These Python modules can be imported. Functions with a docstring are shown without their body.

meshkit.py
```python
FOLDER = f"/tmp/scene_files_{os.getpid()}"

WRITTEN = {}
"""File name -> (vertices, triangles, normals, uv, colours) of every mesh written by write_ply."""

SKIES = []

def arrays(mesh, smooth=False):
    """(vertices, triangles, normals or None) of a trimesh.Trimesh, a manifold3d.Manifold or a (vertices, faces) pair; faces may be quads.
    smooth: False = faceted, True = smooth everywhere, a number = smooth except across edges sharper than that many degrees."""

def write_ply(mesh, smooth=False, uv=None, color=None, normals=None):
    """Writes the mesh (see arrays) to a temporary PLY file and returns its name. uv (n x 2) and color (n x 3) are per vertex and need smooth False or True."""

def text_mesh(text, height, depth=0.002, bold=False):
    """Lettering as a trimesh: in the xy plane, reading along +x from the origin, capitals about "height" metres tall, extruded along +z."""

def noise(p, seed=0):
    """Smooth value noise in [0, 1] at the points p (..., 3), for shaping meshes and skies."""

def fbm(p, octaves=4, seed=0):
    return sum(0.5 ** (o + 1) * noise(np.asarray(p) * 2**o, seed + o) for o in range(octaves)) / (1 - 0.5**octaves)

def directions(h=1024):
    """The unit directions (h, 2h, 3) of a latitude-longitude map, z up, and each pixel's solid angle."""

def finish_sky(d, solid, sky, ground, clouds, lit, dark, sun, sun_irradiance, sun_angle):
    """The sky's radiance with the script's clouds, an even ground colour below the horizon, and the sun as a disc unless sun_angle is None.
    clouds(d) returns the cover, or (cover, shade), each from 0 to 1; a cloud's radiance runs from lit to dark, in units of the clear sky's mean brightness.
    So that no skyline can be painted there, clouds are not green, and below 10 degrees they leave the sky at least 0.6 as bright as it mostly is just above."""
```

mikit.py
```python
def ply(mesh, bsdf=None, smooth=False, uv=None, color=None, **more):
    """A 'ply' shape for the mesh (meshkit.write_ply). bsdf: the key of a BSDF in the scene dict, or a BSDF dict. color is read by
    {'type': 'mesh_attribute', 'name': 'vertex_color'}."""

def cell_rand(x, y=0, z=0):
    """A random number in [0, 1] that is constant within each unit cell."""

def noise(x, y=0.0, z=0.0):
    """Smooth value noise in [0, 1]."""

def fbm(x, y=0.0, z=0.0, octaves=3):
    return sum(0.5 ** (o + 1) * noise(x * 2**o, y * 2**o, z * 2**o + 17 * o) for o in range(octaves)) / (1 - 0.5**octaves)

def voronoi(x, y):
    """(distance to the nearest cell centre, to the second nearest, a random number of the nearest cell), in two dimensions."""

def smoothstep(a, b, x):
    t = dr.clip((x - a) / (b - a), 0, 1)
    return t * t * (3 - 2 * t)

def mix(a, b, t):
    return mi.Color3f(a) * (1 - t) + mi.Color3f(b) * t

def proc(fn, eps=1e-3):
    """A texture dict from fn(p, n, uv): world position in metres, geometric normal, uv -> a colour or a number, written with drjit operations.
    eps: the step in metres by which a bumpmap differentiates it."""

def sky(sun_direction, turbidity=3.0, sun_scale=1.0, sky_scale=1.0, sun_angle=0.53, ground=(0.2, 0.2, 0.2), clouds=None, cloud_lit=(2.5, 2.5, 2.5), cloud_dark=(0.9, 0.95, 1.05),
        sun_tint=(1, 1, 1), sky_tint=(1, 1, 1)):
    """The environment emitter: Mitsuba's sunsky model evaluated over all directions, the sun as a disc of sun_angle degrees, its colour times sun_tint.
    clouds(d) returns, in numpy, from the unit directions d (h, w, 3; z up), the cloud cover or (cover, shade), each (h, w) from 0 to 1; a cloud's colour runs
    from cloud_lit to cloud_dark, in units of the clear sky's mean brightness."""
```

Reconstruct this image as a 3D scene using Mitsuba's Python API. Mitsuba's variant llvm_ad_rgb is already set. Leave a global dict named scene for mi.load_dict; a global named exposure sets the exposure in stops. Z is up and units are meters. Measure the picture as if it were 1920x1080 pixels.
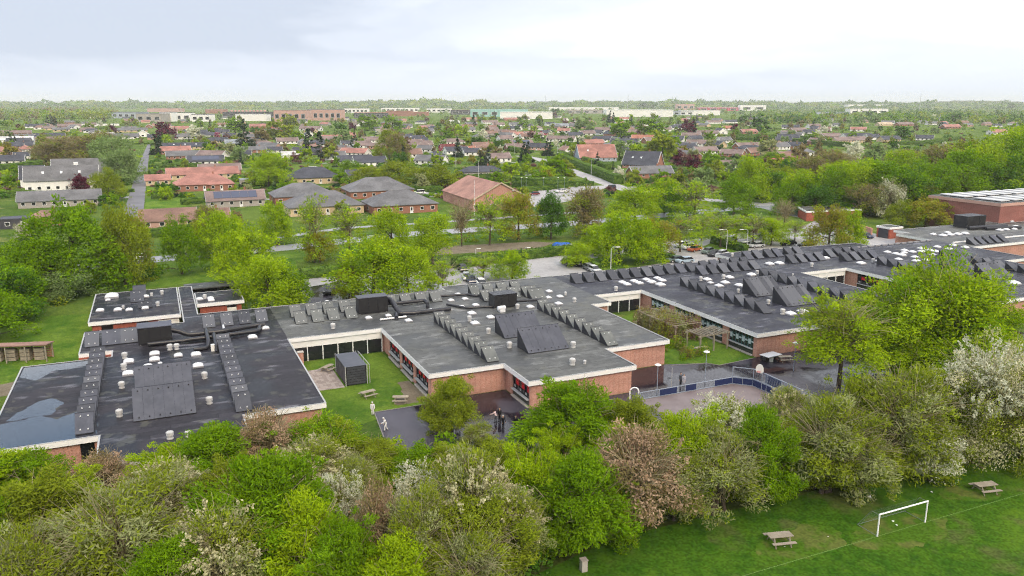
import math, random, numpy as np, trimesh, mitsuba as mi, drjit as dr, mikit, meshkit, manifold3d
from shapely.geometry import Polygon, LineString, Point, box as sbox
from shapely.ops import unary_union
from shapely.prepared import prep
T = mi.ScalarTransform4f
CAM_H, FOCAL, PITCH = 36.0, 1495.0, math.radians(13.1)
scene, labels = {'type': 'scene'}, {}
exposure = 2.62
scene['camera'] = {'type': 'perspective', 'fov': 2 * math.degrees(math.atan(960 / FOCAL)), 'fov_axis': 'x', 'near_clip': 1.0, 'far_clip': 30000.0,
    'to_world': T().look_at(origin=[0, 0, CAM_H], target=[0, math.cos(PITCH), CAM_H - math.sin(PITCH)], up=[0, 0, 1])}
def cloud_cover(d):
    z = np.maximum(d[..., 2], 0.0)
    q = np.stack([d[..., 0], d[..., 1], 0 * z], -1) / (z + 0.10)[..., None]
    f1 = meshkit.fbm(q * np.array([0.9, 0.9, 1]) + 3.7, 5, 4)
    az = np.arctan2(d[..., 0], d[..., 1]); f2 = meshkit.fbm(np.stack([az * 3.4 + 2.2 * f1, d[..., 2] * 13 + 1.4 * f1, 0 * az], -1) + 9.1, 6, 127)
    gap = np.array([math.sin(math.radians(-31)) * math.cos(math.radians(33)), math.cos(math.radians(-31)) * math.cos(math.radians(33)), math.sin(math.radians(33))])
    near = np.exp(-((1 - d @ gap) / 0.040) ** 1.5)           # the break in the clouds whose blue the roof puddles reflect
    cover = np.clip(1.0 - np.clip(near * 2.6 - 2.4 * f1 + .45, 0, 1) * np.clip((z - 0.10) * 8, 0, 1), 0.0, 1)
    shade = np.clip((1 - np.clip(z, 0, 1)) * .83 + np.clip((f2 - 0.46) * 2.0, -.3, 1) * np.clip(z * 15, 0, 1) * .50 + .12 * np.clip(-d[..., 0] + .05, 0, 1) * np.clip(z * 12, 0, 1), 0, 1)
    return cover, shade
scene['sky'] = mikit.sky([0.34, -0.70, 0.62], turbidity=3, sun_scale=0.30, sun_angle=22, clouds=cloud_cover, cloud_lit=(3.7, 3.75, 3.85), cloud_dark=(1.36, 1.52, 1.80), ground=(0.1, 0.12, 0.06))
AIR = 0.00009
scene['air'] = {'type': 'homogeneous', 'albedo': {'type': 'rgb', 'value': [0.95, 0.955, 0.965]}, 'sigma_t': AIR}
scene['camera']['medium'] = {'type': 'ref', 'id': 'air'}

# ------------------------------------------------------------------ helpers
def at(x, y, z=0.0):
    """The point at height z that the photograph shows at its pixel x, y (1920 x 1080)."""
    u, v = (x - 960) / FOCAL, (y - 540) / FOCAL
    t = (CAM_H - z) / (v * math.cos(PITCH) + math.sin(PITCH))
    return np.array([u * t, t * (math.cos(PITCH) - v * math.sin(PITCH)), z])
def depth(x, y):
    return CAM_H / ((y - 540) / FOCAL * math.cos(PITCH) + math.sin(PITCH))
def px_of(P):
    d = np.asarray(P, float) - [0, 0, CAM_H]
    zc = d[1] * math.cos(PITCH) - d[2] * math.sin(PITCH)
    return 960 + FOCAL * d[0] / zc, 540 + FOCAL * (-d[1] * math.sin(PITCH) - d[2] * math.cos(PITCH)) / zc
AZ = math.radians(24.0)
E1, E2 = np.array([math.cos(AZ), math.sin(AZ)]), np.array([-math.sin(AZ), math.cos(AZ)])
def loc(P):
    return np.array([P[0] * E1[0] + P[1] * E1[1], P[0] * E2[0] + P[1] * E2[1]])
def wld(a, b):
    return a * E1 + b * E2
TS = T().rotate([0, 0, 1], 24.0)
count = {}
def numbered(base, parent=None):
    k = base if parent is None else parent + '__' + base
    n = count.get(k, 0); count[k] = n + 1
    return k if n == 0 else f'{k}_{n:03d}'
def tag(key, label=None, cat=None, group=None, kind=None):
    d = labels.setdefault(key, {})
    for a, v in (('label', label), ('category', cat), ('group', group), ('kind', kind)):
        if v: d[a] = v
    return key
def thing(name, label=None, cat=None, group=None, kind=None):
    k = numbered(name); tag(k, label, cat, group, kind); return k
def put(key, mesh, bsdf, to=None, smooth=False, color=None):
    d = mikit.ply(mesh, bsdf, smooth=smooth, color=color)
    if to is not None: d['to_world'] = to
    scene[key] = d
    return key
def part(parent, name, mesh, bsdf, to=None, smooth=False, color=None):
    return put(numbered(name, parent), mesh, bsdf, to, smooth, color)
CACHE = {}
def reuse(parent, name, ckey, maker, bsdf, to, smooth=False):
    """A part whose ply file is shared by all the parts alike."""
    if (ckey, bsdf) not in CACHE: CACHE[(ckey, bsdf)] = mikit.ply(maker(), bsdf, smooth=smooth)
    k = numbered(name, parent); scene[k] = {**CACHE[(ckey, bsdf)], 'to_world': to}
    return k
def unit_box():
    return trimesh.creation.box((1, 1, 1))
def boxpart(parent, name, bsdf, c, s, base=TS, rz=0.0):
    to = base @ T().translate([float(x) for x in c])
    if rz: to = to @ T().rotate([0, 0, 1], rz)
    return reuse(parent, name, 'box', unit_box, bsdf, to @ T().scale([float(x) for x in s]))
def bx(c, s):
    m = trimesh.creation.box(s); m.apply_translation(c); return m
def cat(ms):
    return trimesh.util.concatenate(ms)
def prism(poly, z0, z1):
    ms = []
    for g in getattr(poly, 'geoms', [poly]):
        if g.geom_type == 'Polygon' and g.area > 1e-4:
            m = trimesh.creation.extrude_polygon(g, z1 - z0, engine='earcut'); m.apply_translation([0, 0, z0]); ms.append(m)
    return cat(ms)
def sheet(poly, z):
    vs, fs, n = [], [], 0
    for g in getattr(poly, 'geoms', [poly]):
        v, f = trimesh.creation.triangulate_polygon(g, engine='earcut')
        v, f = np.asarray(v), np.asarray(f)
        d1, d2 = v[f[:, 1]] - v[f[:, 0]], v[f[:, 2]] - v[f[:, 0]]; cr = d1[:, 0] * d2[:, 1] - d1[:, 1] * d2[:, 0]
        f = np.where(cr[:, None] < 0, f[:, ::-1], f)
        vs.append(np.c_[v, np.full(len(v), z)]); fs.append(f + n); n += len(v)
    return np.vstack(vs), np.vstack(fs)
def tube(pts, radii, sides=6, caps=False):
    p = np.asarray(pts, float); r = np.broadcast_to(radii, (len(p),))
    t = np.gradient(p, axis=0); t /= np.linalg.norm(t, axis=1, keepdims=True) + 1e-12
    a = np.cross(t, np.where(np.abs(t[:, 2:]) < 0.9, [0, 0, 1.0], [1.0, 0, 0])); a /= np.linalg.norm(a, axis=1, keepdims=True) + 1e-12
    b, ang = np.cross(t, a), np.arange(sides) * 2 * np.pi / sides
    v = (p[:, None] + r[:, None, None] * (np.cos(ang)[None, :, None] * a[:, None] + np.sin(ang)[None, :, None] * b[:, None])).reshape(-1, 3)
    i, j = np.meshgrid(np.arange(len(p) - 1), np.arange(sides), indexing='ij')
    q = np.stack([i * sides + j, i * sides + (j + 1) % sides, (i + 1) * sides + (j + 1) % sides, (i + 1) * sides + j], -1).reshape(-1, 4)
    f = np.vstack([q[:, [0, 1, 2]], q[:, [0, 2, 3]]])
    if caps:
        n = len(v); v = np.vstack([v, p[:1], p[-1:]]); k = np.arange(sides); L = (len(p) - 1) * sides
        f = np.vstack([f, np.stack([k * 0 + n, (k + 1) % sides, k], 1), np.stack([k * 0 + n + 1, L + k, L + (k + 1) % sides], 1)])
    return v, f
def tm(vf):
    return trimesh.Trimesh(vf[0], vf[1], process=False)
def join(vfs):
    vs, fs, n = [], [], 0
    for v, f in vfs:
        vs.append(v); fs.append(np.asarray(f) + n); n += len(v)
    return np.vstack(vs), np.vstack(fs)
def lathe(profile, n=14):
    return trimesh.creation.revolve(np.array(profile, float), sections=n)

# ------------------------------------------------------------------ materials
P = mikit
def rgb(c): return {'type': 'rgb', 'value': list(c)}
def mat(key, color, rough=0.7, spec=0.4, metal=0.0, two=True, **kw):
    b = {'type': 'principled', 'base_color': rgb(color) if isinstance(color, (tuple, list)) else color, 'roughness': rough, 'metallic': metal, **({'specular': spec} if spec is not None else {}), **kw}
    scene[key] = {'type': 'twosided', 'bsdf': b} if two else b
def proc_mat(key, fn, rough=0.8, spec=0.3):
    mat(key, P.proc(fn), P.proc(rough) if callable(rough) else rough, spec)
def C3(c): return mi.Color3f(*c)
def grass_color(p, n, uv):
    f = P.fbm(p.x * 0.06, p.y * 0.06, 0, 3); g = P.fbm(p.x * 0.9, p.y * 0.9, 3, 3); h = P.noise(p.x * 5, p.y * 5, 7)
    c = P.mix((0.040, 0.075, 0.010), (0.085, 0.125, 0.018), P.smoothstep(0.3, 0.7, f) * 0.7 + (g - 0.5) * 0.9)
    c = P.mix(c, (0.17, 0.17, 0.05), P.smoothstep(0.66, 0.8, P.fbm(p.x * 0.21 + 9, p.y * 0.21, 1, 4)) * 0.45)
    return c * (0.72 + 0.56 * h)
def field_color(p, n, uv):
    f = P.fbm(p.x * 0.10, p.y * 0.10, 0, 3); g = P.fbm(p.x * 1.1, p.y * 1.1, 3, 4); h = P.noise(p.x * 6, p.y * 6, 7)
    c = P.mix((0.034, 0.086, 0.004), (0.084, 0.152, 0.009), P.smoothstep(0.32, 0.68, f) * 0.75 + (g - 0.5) * 0.8)
    worn = P.smoothstep(0.60, 0.80, P.fbm(p.x * 0.33 + 4, p.y * 0.33, 1, 4)) * 0.5
    c = P.mix(c, (0.095, 0.085, 0.035), worn)
    return c * (0.72 + 0.56 * h)
def lawn_color(p, n, uv):
    f = P.fbm(p.x * 0.25, p.y * 0.25, 0, 4); g = P.fbm(p.x * 1.3, p.y * 1.3, 3, 3)
    return P.mix((0.046, 0.098, 0.008), (0.100, 0.155, 0.018), P.smoothstep(0.3, 0.7, f) * 0.7 + (g - 0.5) * 0.8) * (0.75 + 0.5 * P.noise(p.x * 6, p.y * 6, 7))
def dirt_color(p, n, uv):
    g = P.fbm(p.x * 0.7, p.y * 0.7, 3, 4)
    return P.mix((0.10, 0.085, 0.06), (0.17, 0.145, 0.11), g) * (0.85 + 0.3 * P.noise(p.x * 6, p.y * 6))
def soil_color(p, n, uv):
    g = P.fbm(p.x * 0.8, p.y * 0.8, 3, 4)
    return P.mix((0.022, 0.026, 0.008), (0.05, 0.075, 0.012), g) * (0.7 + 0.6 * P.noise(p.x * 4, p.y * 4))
def road_color(p, n, uv):
    g = P.fbm(p.x * 0.15, p.y * 0.15, 3, 4); k = P.noise(p.x * 3, p.y * 3)
    return P.mix((0.16, 0.165, 0.185), (0.26, 0.265, 0.28), g) * (0.9 + 0.2 * k)
def lot_color(p, n, uv):
    g = P.fbm(p.x * 0.22, p.y * 0.22, 3, 4); k = P.noise(p.x * 3, p.y * 3)
    return P.mix((0.20, 0.195, 0.20), (0.33, 0.325, 0.33), g) * (0.9 + 0.2 * k)
def wet_mask(p):
    return P.smoothstep(0.38, 0.58, P.fbm(p.x * 0.22 + 5, p.y * 0.22, 2, 4))
def play_color(p, n, uv):
    g = P.fbm(p.x * 0.5, p.y * 0.5, 3, 4)
    return P.mix((0.044, 0.040, 0.054), (0.015, 0.012, 0.018), wet_mask(p)) * (0.75 + 0.5 * g)
def play_rough(p, n, uv):
    return 0.40 - 0.33 * wet_mask(p)
def court_color(p, n, uv):
    g = P.fbm(p.x * 0.6, p.y * 0.6, 3, 4)
    return P.mix((0.13, 0.10, 0.10), (0.185, 0.155, 0.16), g)
def roof_streak(p):
    a = p.x * float(E1[0]) + p.y * float(E1[1]); b = p.y * float(E2[1]) + p.x * float(E2[0])
    s = P.fbm(a * 0.35, b * 1.3, 1, 4); w = P.fbm(a * 0.16 + 7, b * 0.2, 4, 4); fine = P.fbm(a * 2.1, b * 3.1, 9, 3)
    return s, w, fine, a, b
def roofing(dry, wet, light, seam=1.0):
    def color(p, n, uv):
        s, w, fine, a, b = roof_streak(p)
        c = P.mix(dry, wet, P.smoothstep(0.40, 0.62, w))
        c = P.mix(c, light, P.smoothstep(0.58, 0.78, s) * 0.55 * P.smoothstep(0.35, 0.6, P.fbm(a * 0.4, b * 0.3, 5, 3)))
        ln = dr.abs(b / seam - dr.floor(b / seam) - 0.5); sh = P.cell_rand(b / seam, a / 7.5 + 0.37 * dr.floor(b / seam), 5)
        la = a / 7.5 + 0.37 * dr.floor(b / seam); la = dr.abs(la - dr.floor(la) - 0.5)
        c = c * (1 - 0.30 * dr.maximum(P.smoothstep(0.45, 0.49, ln), P.smoothstep(0.488, 0.497, la))) * (0.76 + 0.46 * sh)
        moss = P.smoothstep(0.62, 0.76, P.fbm(a * 0.9 + 3, b * 0.9, 12, 4)); c = P.mix(c, (0.10, 0.10, 0.075), moss * 0.35)
        return c * (0.66 + 0.68 * fine)
    def rough(p, n, uv):
        s, w, fine, a, b = roof_streak(p)
        return dr.clip(0.66 - 0.24 * P.smoothstep(0.42, 0.62, w) + 0.2 * (fine - 0.5), 0.15, 0.9)
    return color, rough
def brickwork(c1, c2, c3):
    def color(p, n, uv):
        a = p.x * float(E1[0]) + p.y * float(E1[1]); b = p.y * float(E2[1]) + p.x * float(E2[0])
        h = dr.select(dr.abs(n.x * float(E1[0]) + n.y * float(E1[1])) > 0.7, b, a)
        row = dr.floor(p.z / 0.075); u = h / 0.24 + 0.5 * (row - 2 * dr.floor(row / 2))
        r = P.cell_rand(u, row, 3)
        c = P.mix(c1, c2, r)
        mort = dr.maximum(P.smoothstep(0.40, 0.47, dr.abs(u - dr.floor(u) - 0.5)), P.smoothstep(0.38, 0.46, dr.abs(p.z / 0.075 - row - 0.5)))
        c = P.mix(c, c3, mort * 0.75)
        st = h / 0.72; c = c * (1 - 0.13 * P.smoothstep(0.30, 0.5, dr.abs(st - dr.floor(st) - 0.5)))
        return c * (0.74 + 0.42 * P.fbm(h * 0.35, p.z * 1.2, 5, 3)) * (0.86 + 0.14 * P.smoothstep(0.0, 0.5, p.z + 0.3 * P.noise(h * 1.5)))
    return color
def tiles(c, var=0.35):
    d = tuple(x * 0.66 for x in c)
    def color(p, n, uv):
        g = P.fbm(p.x * 0.25, p.y * 0.25, p.z * 0.4, 3); k = P.noise(p.x * 2.6, p.y * 2.6, p.z * 3)
        row = p.z / 0.32; e = P.smoothstep(0.36, 0.48, dr.abs(row - dr.floor(row) - 0.5))
        return P.mix(d, c, P.smoothstep(0.25, 0.75, g)) * (1 - var / 2 + var * k) * (1 - 0.16 * e)
    return color
def panel(c, d):
    def color(p, n, uv):
        g = P.fbm(p.x * 0.5, p.y * 0.5, p.z * 0.8, 4); k = P.noise(p.x * 4, p.y * 4, p.z * 1.0)
        return P.mix(c, d, P.smoothstep(0.3, 0.7, g)) * (0.88 + 0.24 * k)
    return color
def hedge_color(p, n, uv):
    g = P.fbm(p.x * 0.9, p.y * 0.9, p.z * 1.4, 4)
    return P.mix((0.022, 0.055, 0.008), (0.085, 0.145, 0.018), P.smoothstep(0.25, 0.75, g)) * (0.6 + 0.8 * P.noise(p.x * 4, p.y * 4, p.z * 5))
def wood_color(p, n, uv):
    return P.mix((0.20, 0.17, 0.13), (0.34, 0.30, 0.24), P.fbm(p.x * 1.5, p.y * 1.5, p.z * 3, 3)) * (0.85 + 0.3 * P.noise(p.x * 9, p.y * 9, p.z * 9))
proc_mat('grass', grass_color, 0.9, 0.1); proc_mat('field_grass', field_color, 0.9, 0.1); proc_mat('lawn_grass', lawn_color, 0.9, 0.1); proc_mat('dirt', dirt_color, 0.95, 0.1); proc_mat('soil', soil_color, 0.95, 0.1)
proc_mat('road', road_color, 0.42, 0.5); proc_mat('street_asphalt', lambda p, n, uv: P.mix((0.085, 0.083, 0.095), (0.15, 0.147, 0.16), P.fbm(p.x * 0.15, p.y * 0.15, 3, 4)), 0.6, 0.4); proc_mat('lot', lot_color, 0.6, 0.4); proc_mat('play', play_color, play_rough, 0.32); proc_mat('court', court_color, 0.55, 0.4)
rc, rr = roofing((0.0248, 0.0228, 0.0295), (0.0114, 0.0104, 0.0147), (0.17, 0.17, 0.195), 1.1); proc_mat('roof_dark', rc, rr, 0.32)
rc, rr = roofing((0.0900, 0.0930, 0.0915), (0.0450, 0.0470, 0.0485), (0.22, 0.225, 0.225), 1.1); proc_mat('roof_grey', rc, rr, 0.32)
rc, rr = roofing((0.0275, 0.0289, 0.0413), (0.0145, 0.0151, 0.0241), (0.15, 0.155, 0.19), 1.1); proc_mat('roof_blue', rc, rr, 0.32)
proc_mat('brick', brickwork((0.500, 0.258, 0.206), (0.405, 0.180, 0.131), (0.504, 0.378, 0.315)), 0.85, 0.2)
proc_mat('brick_dark', brickwork((0.36, 0.085, 0.055), (0.27, 0.06, 0.042), (0.32, 0.17, 0.13)), 0.85, 0.2)
proc_mat('hall_brick', brickwork((0.30, 0.115, 0.095), (0.23, 0.085, 0.07), (0.28, 0.17, 0.15)), 0.85, 0.2)
proc_mat('panel_blue', panel((0.0671, 0.0705, 0.0903), (0.0499, 0.0533, 0.0705)), 0.45, 0.4); proc_mat('panel_grey', panel((0.1290, 0.1359, 0.1307), (0.0989, 0.1049, 0.1015)), 0.5, 0.35); proc_mat('panel_dark', panel((0.0533, 0.0559, 0.0688), (0.0396, 0.0421, 0.0533)), 0.5, 0.35)
proc_mat('hedge_leaf', hedge_color, 0.9, 0.15); proc_mat('timber', wood_color, 0.8, 0.25)
ROOFC = {'k': (0.062, 0.066, 0.086), 'g': (0.155, 0.155, 0.165), 'm': (0.225, 0.165, 0.155), 'b': (0.25, 0.150, 0.12), 'r': (0.38, 0.180, 0.15), 'o': (0.40, 0.165, 0.115), 'd': (0.16, 0.035, 0.035), 'w': (0.6, 0.6, 0.6), 's': (0.26, 0.29, 0.32), 't': (0.5, 0.40, 0.29), 'z': (0.30, 0.46, 0.44), 'h': (0.33, 0.180, 0.145), 'p': (0.50, 0.11, 0.16)}
for q, c in ROOFC.items(): proc_mat('roof_' + q, tiles(c), 0.7, 0.3)
WALLC = {'w': (0.78, 0.77, 0.74), 'y': (0.55, 0.43, 0.27), 'n': (0.30, 0.14, 0.10), 'e': (0.36, 0.33, 0.30), 'q': (0.06, 0.06, 0.07), 'u': (0.33, 0.38, 0.44), 'z': (0.28, 0.50, 0.46), 'i': (0.48, 0.30, 0.25), 'x': (0.40, 0.05, 0.09)}
def plaster(c):
    def color(p, n, uv): return C3(c) * (0.86 + 0.2 * P.fbm(p.x * 0.4, p.y * 0.4, p.z * 0.9, 3))
    return color
for q, c in WALLC.items(): proc_mat('wall_' + q, plaster(c), 0.8, 0.2)
mat('panel_side', (0.026, 0.027, 0.034), 0.5, 0.35); mat('white', (0.72, 0.72, 0.72), 0.5, 0.4); mat('offwhite', (0.66, 0.66, 0.63), 0.55, 0.4); mat('trim_grey', (0.33, 0.335, 0.34), 0.5, 0.4)
mat('black_metal', (0.016, 0.016, 0.022), 0.4, 0.5); mat('metal', (0.50, 0.51, 0.53), 0.45, 0.5); mat('glass', (0.012, 0.014, 0.018), 0.06, 0.6); mat('dark', (0.02, 0.02, 0.022), 0.8, 0.2)
mat('red', (0.55, 0.018, 0.028), 0.7, 0.2); mat('blind_pale', (0.42, 0.50, 0.52), 0.7, 0.2); mat('teal', (0.05, 0.13, 0.12), 0.5, 0.4); mat('dado', (0.045, 0.052, 0.045), 0.6, 0.3)
mat('navy', (0.012, 0.022, 0.085), 0.45, 0.4); mat('steel', (0.24, 0.28, 0.35), 0.4, 0.5); mat('solar', (0.04, 0.05, 0.095), 0.2, 0.6); mat('dome', (0.60, 0.61, 0.63), 0.25, 0.5); mat('vent_metal', (0.42, 0.42, 0.42), 0.5, 0.4); mat('hall_panel', (0.45, 0.46, 0.47), 0.5, 0.4); mat('curb', (0.25, 0.25, 0.27), 0.7, 0.3)
mat('net_cord', (0.16, 0.19, 0.16), 0.8, 0.2); mat('kerb_stone', (0.17, 0.16, 0.155), 0.85, 0.2); mat('concrete', (0.36, 0.33, 0.30), 0.85, 0.2); mat('paint_line', (0.12, 0.19, 0.05), 0.8, 0.2); mat('rubber', (0.012, 0.012, 0.012), 0.8, 0.2); mat('tail_red', (0.35, 0.01, 0.01), 0.3, 0.5); mat('slab', (0.30, 0.26, 0.24), 0.85, 0.2); mat('slab_dark', (0.235, 0.20, 0.185), 0.85, 0.2)
mat('water', (0.012, 0.013, 0.018), 0.02, None, eta=2.4); mat('bark', (0.075, 0.058, 0.042), 0.9, 0.1)
scene['foliage'] = {'type': 'principledthin', 'base_color': {'type': 'mesh_attribute', 'name': 'vertex_color'}, 'roughness': 0.9, 'diff_trans': 0.75, 'eta': 1.06}
# ------------------------------------------------------------------ the school
ZR = 3.65
def pl(*c): return Polygon(c)
PA = pl((-17.5, 84.4), (-7.5, 84.4), (-7.5, 77.0), (6.3, 77.0), (6.3, 84.2), (15.0, 84.2), (15.0, 110.9), (15.0, 130.6), (4.2, 130.6), (4.2, 152.0), (1.9, 152.0), (1.9, 126.4), (-11.4, 126.4), (-11.4, 115.0), (-7.4, 115.0), (-7.4, 112.1), (-17.5, 112.1))
PA2 = pl((-11.3, 131.9), (1.75, 131.9), (1.75, 152.0), (-11.3, 152.0))
PA3 = pl((4.35, 137.4), (11.8, 137.4), (11.8, 146.0), (4.35, 146.0))
PB = pl((15.0, 110.9), (28.3, 110.9), (28.3, 88.6), (38.3, 88.6), (38.3, 81.2), (53.4, 81.2), (53.4, 88.8), (63.7, 88.8), (63.7, 110.8), (67.4, 110.8), (67.4, 133.2), (45.0, 133.2), (45.0, 130.6), (15.0, 130.6))
PC = pl((67.4, 116.2), (76.8, 116.2), (76.8, 86.0), (113.5, 86.0), (113.5, 116.0), (118.5, 116.0), (118.5, 139.0), (110.6, 139.0), (110.6, 133.0), (67.4, 133.0))
PD = pl((118.5, 116.0), (125.2, 116.0), (125.2, 85.0), (161.5, 85.0), (161.5, 108.0), (170.0, 108.0), (170.0, 132.6), (150.0, 132.6), (150.0, 137.0), (118.5, 139.0))
PE = pl((170.0, 133.0), (170.0, 142.8), (174.5, 142.8), (174.5, 147.5), (211.0, 147.5), (211.0, 144.0), (240.0, 144.0), (240.0, 122.0), (176.4, 122.0), (170.0, 122.0))
ALLP = unary_union([p.buffer(0.01) for p in (PA, PB, PC, PD, PE)])
def hbox(a0, a1, b0, b1): return sbox(a0, b0, a1, b1)
def wing(label, poly, roofmat, brickmat='brick', rim=None, notches=(), zr=ZR, fmat='white', fh=0.58, cat_='school building'):
    k = thing('school_building', label, cat_)
    rim = poly if rim is None else rim
    wallp = poly.buffer(-0.02).intersection(rim.buffer(-0.45, join_style=2))
    cut = wallp.difference(unary_union([hbox(*n) for n in notches])) if notches else wallp
    part(k, 'wall', prism(cut, -0.3, zr - fh + 0.03), brickmat, TS)
    rim = rim.buffer(0)
    part(k, 'fascia', prism(rim.difference(rim.buffer(-0.07, join_style=2)).intersection(poly), zr - fh, zr - .02), fmat, TS)
    part(k, 'roof_trim', prism(rim.buffer(.02, join_style=2).difference(rim.buffer(-0.17, join_style=2)).intersection(poly.buffer(.02, join_style=2)), zr - .02, zr + .02), 'trim_grey', TS)
    inner = rim.buffer(-0.071, join_style=2).intersection(poly)
    part(k, 'roof', prism(inner, zr - 0.42, zr - 0.06), roofmat, TS)
    return k
ZT = ZR - 0.06
def wedge_mesh(w, d, h):
    v = np.array([[0, 0, 0], [w, 0, 0], [w, d, 0], [0, d, 0], [0, d, h], [w, d, h], [0, 0, .12], [w, 0, .12], [0, d - .12, h], [w, d - .12, h]], float)
    f = [[0, 1, 7], [0, 7, 6], [6, 7, 9], [6, 9, 8], [8, 9, 5], [8, 5, 4], [2, 3, 4], [2, 4, 5], [0, 6, 8], [0, 8, 4], [0, 4, 3], [1, 2, 5], [1, 5, 9], [1, 9, 7], [0, 3, 2], [0, 2, 1]]
    return trimesh.Trimesh(v, f, process=False)
def cover_mesh(w, d, h):
    L = math.hypot(d - .12, h - .12); m = trimesh.creation.box((w + .08, L + .16, .05)); a = math.atan2(h - .12, d - .12)
    m.apply_transform(trimesh.transformations.rotation_matrix(a, [1, 0, 0])); m.apply_translation([w / 2, (d - .12) / 2 - .02 * math.sin(a), .12 + (h - .12) / 2 + .03 * math.cos(a)])
    return m
def bracket_mesh(s):
    v = np.array([[-.09, -.10, 0], [.09, -.10, 0], [0, .14, 0], [-.05, -.10, .10], [.05, -.10, .10], [0, .06, .08]]) * s
    f = [[0, 1, 4], [0, 4, 3], [1, 2, 5], [1, 5, 4], [2, 0, 3], [2, 3, 5], [3, 4, 5], [0, 2, 1]]
    return trimesh.Trimesh(v, f, process=False)
wrng = random.Random(19)
mat('panel_mid', (0.088, 0.092, 0.108), 0.5, 0.35); mat('panel_mid2', (0.12, 0.125, 0.122), 0.5, 0.35)
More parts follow.
